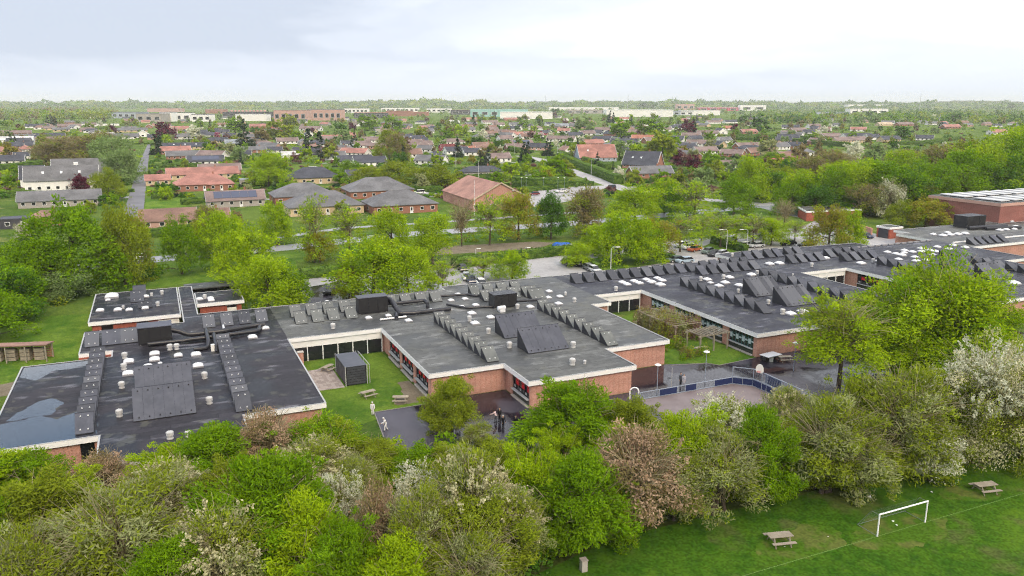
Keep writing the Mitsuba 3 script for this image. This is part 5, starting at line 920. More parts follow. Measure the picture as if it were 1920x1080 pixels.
    if label is None: HP.append((k, kind, rc_, wc, x, y, zone))
    return k
HP = []
# x, foot y, width in pixels, kind (L ridge across, G gable to the camera, H hip, F flat), roof, wall, turn from the town grid
HOUSES = '''20 309 46 L k w 0|41 299 26 L k w 0|25 254 60 L m n 0|30 267 58 L w w 0|47 277 30 L k w 0|92 260 54 L k w 0|100 268 60 L m y 0|200 236 44 F w w 0|247 248 56 L g y 0|232 261 54 L g w 0|268 257 24 G w w 0|195 258 36 L w w 0|336 245 36 L r n 0|347 261 42 L g w 0|404 252 52 L k e 0|436 260 34 L k w 0|442 274 36 L s w 0|348 281 80 L k y 0|330 289 54 L r n 0|344 299 60 L g n 0|387 310 66 L k w 0|414 328 76 L m n 0|488 240 38 L r n 0|515 249 34 G k n 0|580 245 44 L m w -40|624 264 38 L r n 0|603 275 40 L k w 0|516 288 28 L k w 0|546 298 32 L w w 0|458 296 26 L k w 0|578 291 52 L k q 0|668 309 66 L k w 0|696 312 62 L k w 0|654 259 28 L r n 0|654 275 26 L k w 0|772 265 56 L k w 0|788 270 34 L k q 0|757 240 36 L g w 0|790 277 48 L m n 0|794 286 32 L g w -45|842 283 30 L d x 0|881 286 26 L o w 0|886 292 32 L k w 0|803 309 60 L g w -45|940 304 42 L m w 0|908 332 80 H k e 0|674 338 44 L k e 0|941 252 34 L m w -45|880 247 26 L g w 0|848 232 30 L w w 0|882 226 30 L r w 0|980 275 46 L m e 0|971 257 28 L r w 0|1030 253 34 L k x 30|1056 249 24 L r w -40|1051 239 36 L s w 0|1050 266 56 L m w -45|1005 258 34 L m w 0|1121 266 50 L k w -40|1115 253 36 L k u 0|1170 272 54 L k w -40|1204 264 42 L o w -40|1192 252 40 L m n -40|1116 274 42 L r n 0|1163 286 32 L k w -20|1258 294 40 L m w -40|1262 266 38 L k w -45|1130 247 34 L m w -45|1172 225 28 L r w 0|1295 259 36 L m w -45|1372 231 30 L k w 0|1367 244 22 L o w 0|1407 251 36 L r n 0|1326 254 40 L m w -45|1357 252 22 G k w 0|1480 257 46 L g w -60|1482 242 32 L k w -45|1500 248 36 L m n 0|1519 252 28 L k w -45|1562 260 46 L m n 0|1612 260 72 L k w 0|1598 268 80 L m y 0|1407 281 54 L m n 0|1328 290 50 L m w 0|1461 281 54 L g w 0|1433 292 66 L b n 0|1486 301 50 L b n 0|1461 313 34 L p n 0|1362 320 46 L m w 0|1294 283 36 L k e 0|1362 268 28 L g w 0|1640 262 30 L k w 0|1673 266 46 L k y 0|1733 264 30 L k w -50|1662 236 36 L t y 0|1787 241 44 L r n 0|1770 234 24 L r n 0|1876 252 44 L r w 0|1733 232 18 L g w 0|1700 236 40 L m n 0|113 388 140 L g e 0|90 424 58 H b n 0|318 429 100 L b i 0|396 424 70 L b i 0|444 388 106 L m e 0|30 429 52 F k q 0|467 349 30 F s e 0|297 348 44 L r y 0|382 336 130 L r y 0|690 230 36 L m w 0|730 246 34 L m n 0|560 230 34 L k w 0|640 224 30 L k w 0|1085 236 30 L m n 0|1222 236 34 L k w 0|1240 246 36 L m w -40|1560 228 40 L g w 0|1450 226 34 L k w 0|130 240 40 L m n 0|70 240 40 L k w 0|165 276 40 L g w 0|1415 236 30 L k w 0|985 240 34 L k w 0|920 232 32 L m w 0|960 226 30 L r n 0|540 270 40 L m w 0|470 262 30 L g n 0|700 268 40 L m w 0|630 300 40 L g w 0|1080 258 34 L k w 0|1240 276 36 L g w 0|1530 240 30 L m w 0|1340 232 30 L m w 0|1280 240 30 L k w 0'''
for s in HOUSES.split('|'):
    q = s.split(); x, y, w = int(q[0]), int(q[1]), int(q[2]); zc = depth(x, y); L = w * zc / FOCAL * .97; W = min(8.5, max(6.0, L * .62)) if y > 245 else min(9.5, L * .6)
    rot = 24 + int(q[6]); n_ = np.array([-math.sin(math.radians(rot)), math.cos(math.radians(rot))]); P_ = at(x, y)[:2] + n_ * W / 2
    if q[3] == 'G': P_ = at(x, y)[:2] + n_ * L / 2; rot -= 90; L, W = W * 1.3, L
    house(P_, L, W, rot, q[3] if q[3] != 'G' else 'L', q[4], q[5], y=y, x=x, solar=(x, y) in ((387, 310), (980, 275), (444, 388)), sky={348: 3, 772: 2}.get(x, 0), win=y > 236, chim=y > 244 and (x + y) % 3 != 0)
def at_house(x, y, L, W, rot, *a, **kw):
    n_ = np.array([-math.sin(math.radians(rot)), math.cos(math.radians(rot))]); FOOT.append(Point(*(at(x, y)[:2] - n_ * 5)).buffer(L * .5)); return house(at(x, y)[:2] + n_ * W / 2, L, W, rot, *a, y=y, x=x, **kw)
hr = random.Random(31); HOLD = []
def more_houses(n, ylo, yhi):
    m_ = 0
    for _ in range(n * 40):
        if m_ >= n: return
        x, y = hr.uniform(-30, 1960), ylo + (yhi - ylo) * hr.random(); P_ = at(x, y)[:2]; pt = Point(*P_)
        if x > 1660 - (y - 222) * 1.5 and y > 240 or any(g.distance(pt) < 9 for g in FOOT) or any(g.distance(pt) < 13 for g in ROADS.values()): continue
        L = hr.uniform(13, 21); W = hr.uniform(7.5, 9.5); house(P_, L, W, 24 + hr.choice((0, 0, 0, -45, -60, 90)) + hr.uniform(-6, 6), hr.choice('LLLLH'), hr.choice('kkkkggggmmmmbbr'), hr.choice('wwwnyie'), y=y, x=x, win=y > 236, chim=y > 240); m_ += 1
k = at_house(118, 358, 27, 9.5, 24, 'L', 'g', 'w', 'large white farmhouse with steep grey roof beside the purple tree', e=4.9, r=10.2, sky=3, chim=False); boxpart(k + '__roof', 'chimney', 'white', (5.5, 1.2, 9.2), (1.6, 1.2, 4.4), T().translate([*map(float, at(118, 358)[:2] + E2 * 4.75), 0]).rotate([0, 0, 1], 24))
at_house(150, 340, 22, 9, 24, 'L', 'g', 'w', 'grey roofed rear range of the white farmhouse', e=4.6, r=10.4, chim=False, win=False); at_house(62, 352, 9, 8, 24, 'L', 'k', 'w', 'black roofed left end of the white farmhouse', e=4.4, r=9.4, chim=False)
at_house(384, 358, 23, 13, 24, 'H', 'r', 'n', 'salmon red hip roofed bungalow right of the street', e=2.8, r=6.6); at_house(416, 357, 10, 10, 24, 'H', 'r', 'n', 'small salmon hip roofed front wing of the red bungalow', e=2.7, r=5.4, chim=False)
at_house(594, 345, 22, 14, 24, 'H', 'k', 'y', 'big black hip roofed bungalow with yellow brick walls', e=2.9, r=7.2)
at_house(718, 371, 25, 17, 24, 'H', 'g', 'n', 'grey hip roofed block with white eaves nearest the red brick hall', e=2.9, r=7.4, chim=False); at_house(762, 400, 22, 16, 24, 'H', 'g', 'n', 'grey hip roofed block in front, beside the black gate', e=2.9, r=7.0, chim=False)
at_house(575, 382, 22, 16, 24, 'H', 'g', 'n', 'grey hip roofed block second from left, at the back', e=2.9, r=7.0, chim=False); at_house(615, 403, 24, 16, 24, 'H', 'g', 'y', 'grey hip roofed block with yellow brick gable, behind the feathery tree', e=2.9, r=7.2, chim=False)
at_house(1122, 303, 24, 13, 12, 'L', 'r', 'u', 'steep salmon red gabled house with blue grey gable and white barge boards', e=3.0, r=10.4, sky=1); at_house(1198, 316, 20, 13, -28, 'L', 'k', 'n', 'black A frame house with broad white gable', e=2.4, r=9.4, sky=2)
at_house(1225, 334, 21, 9, 14, 'L', 'g', 'n', 'long low grey roofed red brick house below the A frame'); at_house(1064, 294, 12, 5, 12, 'F', 'w', 'w', 'white flat carport left of the steep salmon gabled house', e=2.6, win=False)
# the red brick hall
more_houses(80, 246, 300); more_houses(115, 221, 247)
k = thing('village_hall', 'large red brick hall with brown red roof and flagpole, centre of the photo', 'hall')
c_ = np.array([-3.8, 273.0]); to = T().translate([float(c_[0]), float(c_[1]), 0]).rotate([0, 0, 1], 22)
HL, HW = 34.0, 20.5
m = trimesh.creation.extrude_polygon(Polygon([(-HW / 2, -.2), (HW / 2, -.2), (HW / 2, 3.9), (0, 8.9), (-HW / 2, 3.9)]), HL, engine='earcut'); m.apply_transform(np.array([[1, 0, 0, 0], [0, 0, 1, 0], [0, 1, 0, 0], [0, 0, 0, 1.0]])); m.invert()
put(k + '__wall', m, 'brick', to); v_, f_ = roof_gable(HL, HW, 4.0, 9.2, .4); R_ = np.array([[0, -1, 0], [1, 0, 0], [0, 0, 1.0]]); mr = tri((v_, f_)); mr.vertices = mr.vertices @ R_.T + [0, HL / 2, 0]; put(k + '__roof', mr, 'roof_h', to)
for sg in (-1, 1):
    L_ = math.hypot(HW / 2 + .4, 5.4); reuse(k, 'barge_board', 'box', unit_box, 'roof_t', to @ T().translate([sg * (HW / 4 + .2), -.45, 6.5]) @ T().rotate([0, 1, 0], sg * math.degrees(math.atan2(5.4, HW / 2))) @ T().scale([L_ + .5, .12, .45]))
for i in range(4): w_ = boxpart(k, 'window', 'white', (-9 + i * 6, -.05, 1.6), (1.8, .14, 1.3), to); boxpart(w_, 'pane', 'glass', (-9 + i * 6, -.12, 1.6), (1.6, .06, 1.1), to)
boxpart(k, 'lamp', 'white', (4.5, -.15, 6.6), (.6, .3, .5), to)
def pole(label, x, y, h, cat_='flagpole', r=.09, name='flagpole'):
    kk = thing(name, label, cat_); put(kk, tm(tube([(0, 0, 0), (0, 0, h * .5), (0, 0, h)], [r, r * .8, r * .5], 8, True)), 'white', ground_T(x, y)); return kk
pole('white flagpole in front of the red brick hall', 890, 404, 11.4); pole('white mast rising behind the red brick hall', 898, 352, 11.5, 'mast', .10, 'mast'); pole('white flagpole by the flat roofed pavilion', 1539, 392, 8.5)
def street_lamp(label, x, y, h, arm=1):
    kk = thing('street_lamp', label, 'street lamp', 'street lamps in the photo'); to = ground_T(x, y)
    put(kk + '__pole', tm(tube([(0, 0, 0), (0, 0, h * .6), (0, 0, h * .93), (arm * .25 * abs(h) * .25, 0, h * .99), (arm * h * .22, 0, h)], [.10, .08, .06, .05, .05], 7)), 'metal', to, 60); put(kk + '__lamp_head', bx((arm * h * .22 + arm * .4, 0, h - .02), (.95, .32, .16)), 'offwhite', to)
for i, (x, yb, yt, a_) in enumerate(((1108, 338, 297, 1), (965, 290, 262, -1), (855, 318, 288, -1), (1400, 470, 430, -1), (1362, 470, 430, -1), (1170, 470, 425, 1), (1145, 505, 463, 1), (1285, 455, 430, 1), (892, 478, 466, 1), (1430, 440, 415, 1), (810, 476, 468, 1), (1067, 468, 458, 1), (868, 382, 358, -1), (985, 480, 464, 1), (770, 310, 295, 1), (1045, 292, 268, 1), (1515, 315, 300, 1))):
    P_ = at(x, yb); lo, hi = 1.0, 25.0
    for _ in range(30):
        mm = (lo + hi) / 2; lo, hi = (mm, hi) if px_of([P_[0], P_[1], mm])[1] > yt else (lo, mm)
    street_lamp(['tall curved street lamp beside the long tall hedge', 'curved street lamp behind the hall near dark conifers', 'curved street lamp among the shrubs left of the hall', 'street lamp above the white car at the narrow island', 'street lamp left of the narrow island hedge', 'street lamp in front of the brown budding tree', 'slim lamp on the car park grass island', 'lamp behind the white cars in the far row', 'short lamp left of the bare earth strip', 'lamp by the thin lime trees at the road end', 'short lamp behind the lime trees, leftmost by the road', 'short lamp beside the blue tarpaulin', 'curved street lamp before the red brick hall gable', 'short lamp in the middle of the access road verge', 'thin lamp by the white bungalows left of centre', 'thin lamp at the bend of the side road', 'thin lamp on the right hand housing street'][i], x, yb, lo, a_)
for i, x in enumerate((978, 987, 1019, 1046, 1058)): park_lamp(ground_T(x, 357 - i % 2), f'{["first", "second", "third", "fourth", "fifth"][i]} globe lamp from left before the long hedge by the hall', 5.2, 'lamps of the small hall car park')
# ------------------------------------------------------------------ the far edge of town
def block(name, label, x0, x1, y0, yb, roof='roof_w', wall='wall_w', d=45, wins=0, cat_='building', winm='glass', pilm=None):
    A, B = at(x0, yb)[:2], at(x1, yb)[:2]; L = float(np.linalg.norm(B - A)); lo, hi = 1.0, 60.0
    for _ in range(30):
        mm = (lo + hi) / 2; lo, hi = (mm, hi) if px_of([*((A + B) / 2), mm])[1] > y0 else (lo, mm)
    h = lo; k = thing(name, label, cat_); an = math.degrees(math.atan2(B[1] - A[1], B[0] - A[0])); to = T().translate([float(A[0]), float(A[1]), 0]).rotate([0, 0, 1], an)
    put(k + '__wall', prism(sbox(0, 0, L, d), -.3, h - .8), wall, to); put(k + '__roof', prism(sbox(-.4, -.4, L + .4, d + .4), h - .8, h), roof, to); FOOT.append(LineString([A, B]).buffer(30))
    for i in range(wins):
        c = L * (i + .5) / wins; w = boxpart(k, 'window', 'trim_grey', (c, -.1, h * .45), (L / wins * .62, .3, h * .42), to); boxpart(w, 'pane', winm, (c, -.22, h * .45), (L / wins * .5, .2, h * .34), to)
        if pilm: boxpart(k, 'pilaster', pilm, (L * i / wins, -.2, h * .45), (L / wins * .16, .5, h * .9), to)
    return k, to, L, h
for a in (('office_building', 'black flat roofed glass office on the far left skyline', 210, 266, 210, 222, 'roof_k', 'wall_u', 40, 5), ('grey_hall', 'grey hall below the long brick roof on the left skyline', 256, 303, 213, 229, 'roof_g', 'wall_e', 40, 3), ('white_hall', 'white office block with dark band on the left skyline', 300, 322, 210, 228, 'roof_k', 'wall_w', 30, 2), ('white_hall', 'white villa block with dark flat roof, left skyline, left one', 327, 358, 211, 227, 'roof_k', 'wall_w', 25, 2), ('white_hall', 'white villa block with dark flat roof, left skyline, right one', 360, 395, 214, 228, 'roof_k', 'wall_w', 25, 3), ('brick_hall', 'long pale brick hall highest on the left skyline', 276, 335, 203, 210, 'roof_m', 'wall_i', 60, 0),
          ('factory_hall', 'dark long factory with round ventilators on the skyline', 418, 500, 210, 221, 'roof_k', 'wall_q', 60, 0), ('white_hall', 'white hall in front of the dark factory', 442, 500, 214, 227, 'roof_w', 'wall_w', 30, 0), ('apartment_building', 'pinkish brick apartment row with dark glass bays, left part', 514, 575, 206, 228, 'roof_g', 'wall_i', 40, 5), ('apartment_building', 'pinkish brick apartment row with dark glass bays, right part', 576, 640, 205, 226, 'roof_g', 'wall_i', 40, 6), ('school_hall', 'white walled block with rows of small windows behind the shop', 645, 690, 203, 212, 'roof_g', 'wall_w', 30, 6), ('school_hall', 'long cream building with windows on the skyline, centre left', 715, 785, 202, 210, 'roof_g', 'wall_w', 30, 8), ('shop_building', 'dark fronted shop with red roof edge', 664, 724, 211, 221, 'roof_o', 'wall_q', 40, 6), ('red_hall', 'long salmon red roofed hall right of the dark shop', 724, 772, 208, 218, 'roof_r', 'wall_n', 40, 0), ('red_hall', 'second salmon red roofed hall left of the brown one', 772, 802, 210, 217, 'roof_r', 'wall_n', 40, 0), ('brown_hall', 'brown and black flat hall before the teal factory', 845, 882, 206, 215, 'roof_m', 'wall_q', 40, 2),
          ('teal_factory', 'long pale teal factory on the skyline', 882, 990, 205, 219, 'roof_z' if 'z' in ROOFC else 'roof_s', 'wall_z', 60, 6), ('white_hall', 'long white hall in front of the teal factory', 938, 1036, 210, 223, 'roof_w', 'wall_w', 50, 0), ('white_hall', 'thin long white hall behind, centre right skyline', 1030, 1160, 201, 207, 'roof_w', 'wall_w', 60, 0), ('brown_hall', 'low mixed brick and grey works between the white halls', 1060, 1140, 206, 213, 'roof_m', 'wall_e', 50, 5), ('white_hall', 'largest bright white hall right of centre on the skyline', 1137, 1262, 206, 219, 'roof_w', 'wall_w', 70, 0), ('grey_hall', 'pale grey hall right of the largest white hall', 1262, 1300, 208, 216, 'roof_g', 'wall_u', 40, 3), ('white_hall', 'white hall below the crimson shop front', 1276, 1350, 207, 216, 'roof_w', 'wall_w', 40, 0), ('shop_building', 'crimson fronted shop on the right skyline', 1310, 1384, 201, 208, 'roof_w', 'wall_x', 50, 4), ('white_hall', 'white block at the end of the crimson shop', 1388, 1436, 197, 208, 'roof_w', 'wall_w', 40, 2),
          ('white_hall', 'white office with glass front among trees at right', 1594, 1665, 204, 215, 'roof_w', 'wall_w', 40, 4), ('white_hall', 'long white hall above the white office at right', 1590, 1672, 196, 203, 'roof_w', 'wall_w', 60, 0), ('brick_hall', 'pinkish block left of the crimson shop on the skyline', 1268, 1302, 195, 206, 'roof_r', 'wall_i', 40, 3), ('grey_hall', 'long blue grey low hall among the right hand trees', 1530, 1592, 210, 216, 'roof_s', 'wall_u', 30, 0), ('terraced_houses', 'pale terrace on the centre skyline', 800, 846, 203, 211, 'roof_s', 'wall_w', 30, 5), ('red_hall', 'orange roofed block behind the white villas', 385, 420, 205, 213, 'roof_o', 'wall_n', 40, 0)):
    k_, to_, L_, h_ = block(*a)
    if 'round ventilators' in a[1]:
        for i in range(10): reuse(k_, 'roof_ventilator', 'rvent', lambda: lathe([(0, 0), (3.2, 0), (3.6, 2.5), (3.2, 5), (0, 5.2)], 14), 'wall_i', to_ @ T().translate([L_ * (.14 + i * .085), 22, h_ - .1]) @ T().scale(.9))
k = thing('power_plant', 'blue grey boiler house with a tall slim chimney on the horizon', 'power plant'); P_ = at(1021, 200)
to = T().translate([float(P_[0]), float(P_[1]), 0]); zc_ = depth(1021, 200); put(k + '__hall', bx((0, 30, 24), (30 * zc_ / FOCAL, 60, 48)), 'wall_u', to); put(k + '__chimney', tm(tube([(8, 0, 0), (8, 0, 92)], [3.4, 2.4], 10, True)), 'wall_u', to)
for l, x, yb, yt in (('thin lattice mast on the horizon right of the chimney', 1177, 204, 178), ('thin lattice mast on the right horizon', 1724, 205, 176), ('white wind mast on the horizon above the crimson shop', 1393, 204, 187), ('slim mast on the far left horizon', 113, 210, 195), ('white mast among the right hand trees', 1761, 232, 214), ('slim white mast on the left skyline', 340, 212, 199)):
    P_ = at(x, yb); lo, hi = 1.0, 150.0
    for _ in range(40):
        mm = (lo + hi) / 2; lo, hi = (mm, hi) if px_of([*P_[:2], mm])[1] > yt else (lo, mm)
    kk = thing('mast', l, 'mast'); put(kk, tm(tube([(0, 0, 0), (0, 0, lo)], [P_[1] * .0003 + .1, P_[1] * .0002 + .06], 6, True)), 'trim_grey', T().translate([float(P_[0]), float(P_[1]), 0]))
# ------------------------------------------------------------------ garden trees of the town
FT = '''conifer0 460 276 222|column0 601 300 248|column0 580 290 242|conifer1 575 284 252|conifer0 97 236 213|conifer1 104 236 216|conifer0 90 236 216|purple0 37 248 233|conifer1 10 236 221|conifer0 20 272 247|conifer1 30 275 254|orange0 18 292 266|purple0 310 262 229|conifer0 292 290 250|conifer1 300 288 252|purple0 210 250 234|magenta0 407 260 248|green0 441 250 220|conifer0 503 225 205|conifer1 415 280 262|deep0 478 255 238|olive1 523 262 222|brown0 490 270 240|green1 560 268 244|olive0 545 240 214|purple0 585 255 240|conifer0 900 312 282|conifer1 915 312 276|conifer0 908 308 290|conifer1 858 295 256|conifer0 758 305 268|deep0 748 310 285|column0 888 240 216|conifer0 990 305 264|conifer1 982 305 266|conifer0 1026 292 258|conifer1 1032 292 262|conifer0 1082 290 258|conifer0 1144 230 207|conifer1 1150 230 210|conifer0 1184 240 218|column0 1012 238 222|column0 1017 240 224|green1 982 240 224|lime0 1000 250 236|deep0 1042 216 203|deep0 1208 204 189|deep0 1225 205 194|conifer1 1430 280 258|conifer0 1507 286 258|conifer1 1300 250 220|purple0 1378 246 232|purple0 1290 250 224|deep0 1393 235 216|green0 1330 266 246|deep1 1425 246 215|white0 1545 250 235|deep0 1895 205 193|conifer1 1640 260 246|deep0 1790 230 212|deep1 1630 222 206|purple0 1300 318 290|purple0 1270 312 292|mauve0 1285 312 286|conifer0 1525 244 224|deep0 1690 262 236|conifer1 1763 240 226|purple0 1272 300 282|grey0 1300 300 280|white0 905 262 242|green0 840 265 240|lime0 865 258 234|brown1 845 254 234|green1 690 245 215|green1 735 248 216|pale0 645 270 242|conifer0 665 266 242|deep0 640 258 232|brown0 620 290 262|olive1 622 300 270|lime1 572 300 272|grey0 432 298 268|pale0 450 302 274|white0 365 262 234|lime0 395 286 270|mauve0 745 292 250|purple0 660 244 230|brown1 755 296 258|olive0 790 262 236|pale1 1095 250 218|green0 1165 262 222|green1 1220 258 218|olive0 1240 300 246|green1 1250 295 250|pale0 1160 300 262|green1 1060 284 262|lime0 1190 300 270|olive1 1080 300 270|orange0 885 306 290|lime1 820 310 285|green0 800 300 285|green1 1340 320 285|pale1 1380 330 290|grey0 1440 300 262|pale0 1470 270 255|olive0 1340 335 300|brown1 1500 300 268|brown0 1540 310 278|brown1 1570 315 280|white0 1600 300 265|pale0 1640 300 268|olive0 1455 330 290|deep0 1480 335 300|deep1 1510 340 305|conifer1 1120 312 284|conifer0 1150 318 302|olive1 1190 345 315|green1 1240 345 318|olive0 1270 350 320|brown1 1300 345 318|pale0 1320 350 315|green0 1040 335 290|olive1 1060 330 295|lime1 990 330 304|lime0 960 338 305|green1 930 345 318|pale0 790 345 312|green0 870 352 335|green1 640 345 320|lime1 550 355 335|green0 530 362 338|green1 490 350 320|deep0 90 352 330|deep1 130 352 338|green0 20 352 325|green1 60 345 320|lime0 310 375 350|deep0 300 362 342|deep0 330 360 345|olive0 170 400 375|olive1 440 372 348|grey0 465 365 345|deep0 195 385 365|green0 215 390 362|brown0 630 385 350|olive0 640 405 375|brown0 445 420 395|green1 1010 352 318|lime0 1025 345 312'''
TREE_ASPECT = {'conifer': .42, 'column': .3}
for s in FT.split('|'):
    m, x, yb, yt = s.split(); x, yb, yt = int(x), int(yb), int(yt); col = m.rstrip('01'); w = (yb - yt) * TREE_ASPECT.get(col, 1.05)
    tree_at('conifer' if col in TREE_ASPECT else 'tree', 'far_' + m, x, yt, yb, w, ('distant houses' if yb < 245 else 'middle houses' if yb < 285 else 'nearer houses'), 'tree')
roads = unary_union(list(ROADS.values())).buffer(2.0); foot = unary_union(FOOT); blocked = prep(unary_union([roads, foot])); taken = [tuple(t[1][:2]) for t in TREES]
frng = random.Random(11); mixw = [('lime', 3), ('green', 5), ('deep', 3), ('olive', 5), ('brown', 4), ('pale', 4), ('grey', 2), ('white', 1), ('mauve', 1), ('conifer', 2), ('orange', 1)]
pool = [c for c, n in mixw for _ in range(n)]
def filler(n, ylo, yhi, hlo, hhi, xlo=-260, xhi=2150, gap=7, stuff=None):
    made = 0
    for _ in range(n * 12):
        if made >= n: break
        yb = ylo + (yhi - ylo) * frng.random(); x = frng.uniform(xlo, xhi); P_ = at(x, yb)
        if blocked.contains(Point(P_[0], P_[1])) or any(abs(P_[0] - a) + abs(P_[1] - b) < gap for a, b in taken): continue
        col = frng.choice(pool); i = '1' if col in ('lime', 'green', 'olive', 'brown', 'pale', 'deep', 'conifer') and frng.random() < .5 else '0'; h = frng.uniform(hlo, hhi) * (1.25 if col == 'conifer' else 1)
        if stuff: k = f'{stuff}__{made + 1:03d}'
        k = plant('conifer' if col == 'conifer' else 'tree', f'far_{col}{i}', P_, h, h * frng.uniform(.8, 1.15) * TREE_ASPECT.get(col, 1), key=k if stuff else None); taken.append(tuple(P_[:2])); made += 1
        if not stuff: PENDING.append((k, NAMES[col], 'tree', 'distant houses' if yb < 245 else 'middle houses' if yb < 285 else 'nearer houses', x, yb, 'conifer' if col == 'conifer' else 'tree'))
filler(80, 284, 360, 3.0, 7.5, -30, 1500); filler(330, 246, 284, 3.5, 9, gap=5, stuff='garden_trees'); filler(420, 214, 246, 5, 11, gap=6, stuff='distant_trees'); filler(130, 221, 231, 8, 15, gap=6, stuff='distant_rows'); tag('distant_rows', 'row of taller trees before the halls on the skyline', 'distant trees', kind='stuff')
tag('garden_trees', 'small garden trees scattered between the middle rows of houses', 'garden trees', kind='stuff'); tag('distant_trees', 'small trees scattered between the distant rows of houses', 'distant trees', kind='stuff')
# low garden shrubs, lawns' edges: uncountable ground cover between the houses
def cover(name, label, n, fn, colpick, leafs, seed, cat_='shrubbery', nl=70, rough=.5):
    rg = np.random.default_rng(seed); vs, fs, cs, m = [], [], [], 0; tries = 0; done = 0
    while done < n and tries < n * 8:
        tries += 1; P_, R, H = fn(rg)
        if blocked.contains(Point(P_[0], P_[1])): continue
        q = unit(rg.normal(size=(nl, 3))); q[:, 2] = np.abs(q[:, 2]); lob = .75 + .5 * meshkit.noise(q * 2 + rg.uniform(0, 50), 3); q2 = q * (rg.uniform(.35, 1, nl) ** .4 * lob)[:, None] * [R, R, H]
        v, f = leaf_mesh(q2 + [P_[0], P_[1], P_[2]], unit(rg.normal(size=(nl, 3)) + q * .5), unit(q + rg.normal(size=(nl, 3)) * rough + [0, 0, .4]), rg.uniform(.7, 1.2, nl) * R * leafs, rg.uniform(.7, 1.2, nl) * R * leafs * .7)
        c = colpick(rg); vs.append(v); fs.append(f + m); m += len(v); cs.append(np.repeat(colours(rg, rg.uniform(0, 1, nl), LEAF[c], rg.uniform(1 - rough / 2, 1 + rough / 3.4, nl)), 4, 0)); done += 1
    k = thing(name, label, cat_, kind='stuff'); put(k, (np.vstack(vs), np.vstack(fs)), 'foliage', color=np.vstack(cs))
def fpix(ylo, yhi, Rlo, Rhi, asp=(.5, .9), xlo=-300, xhi=2100):
    def fn(rg):
        x, y = rg.uniform(xlo, xhi), ylo + (yhi - ylo) * rg.uniform(0, 1); R = rg.uniform(Rlo, Rhi); return at(x, y), R, R * rg.uniform(*asp)
    return fn
cover('garden_shrubs', 'low garden shrubs and bushes filling the plots between the houses', 3600, fpix(220, 372, .8, 2.8), lambda rg: ['green', 'deep', 'olive', 'lime', 'pale', 'brown', 'deep', 'deep', 'conifer', 'mauve'][rg.integers(10)], .8, 3, nl=36)
cover('roadside_shrubs', 'low rough shrubs along the road verge behind the school', 160, fpix(392, 470, .5, 1.3, xlo=560, xhi=1450), lambda rg: ['olive', 'lime', 'green'][rg.integers(3)], .4, 4, nl=60)
def belt_fn(rg):
    t = rg.uniform(0, 1); x = rg.uniform(-250, 2000); e = np.interp(x, [0, 450, 830, 1200, 1600, 1900], [880, 850, 842, 800, 760, 680]); f = np.interp(x, [-300, 1000, 1150, 1350, 1560, 1740, 1920], [1290, 1075, 1000, 950, 900, 872, 838])
    R = rg.uniform(.7, 1.7); return at(x, e + (f - e) * t), R, R * rg.uniform(.8, 1.6)
cover('undergrowth', 'green undergrowth filling the gaps below the front shrub belt', 900, belt_fn, lambda rg: ['green', 'olive', 'lime', 'deep', 'bare' if False else 'olive'][rg.integers(5)], .26, 5, 'undergrowth', 210)
def wood_fn(rg):
    x = rg.uniform(1470, 1990); y = rg.uniform(np.interp(x, [1470, 1800, 1990], [330, 300, 240]), np.interp(x, [1470, 1700, 1990], [398, 402, 376])); R = rg.uniform(1.5, 3.4); return at(x, y), R, R * rg.uniform(.8, 1.6)
cover('woodland_undergrowth', 'dense green understorey of the woodland at right', 420, wood_fn, lambda rg: ['green', 'deep', 'lime', 'brown', 'olive'][rg.integers(5)], .3, 6, 'undergrowth', 110)
def left_fn(rg):
    x = rg.uniform(-200, 300); y = rg.uniform(np.interp(x, [-200, 300], [480, 500]), np.interp(x, [-200, 60, 170, 300], [760, 600, 540, 528])); R = rg.uniform(.8, 2.0); return at(x, y), R, R * rg.uniform(.6, 1.2)
cover('thicket', 'thicket of green bushes left of the square brick block', 110, left_fn, lambda rg: ['green', 'deep', 'olive', 'deep'][rg.integers(4)], .3, 8, 'thicket', 120)
def vine_fn(rg):
    a, b = rg.uniform(70.0, 75.6), rg.uniform(97.0, 108.0); p = wld(a, b); return np.array([*p, 0]), rg.uniform(.5, 1.2), rg.uniform(2.9, 3.8)
cover('vines', 'dry vines and overgrown bushes on the courtyard pergola', 170, vine_fn, lambda rg: ['brown', 'olive', 'orange', 'mauve', 'twig', 'grey'][rg.integers(6)], .24, 9, 'vines', 190)
def vine2(rg):
    p = wld(rg.uniform(66.5, 71.0), rg.uniform(89.5, 97.5)); return np.array([*p, 0]), rg.uniform(.4, .9), rg.uniform(.8, 2.2)
cover('vines', 'olive and russet shrubs climbing beside the front pergola', 34, vine2, lambda rg: ['olive', 'orange', 'brown', 'green'][rg.integers(4)], .3, 10, 'shrubs', 130)
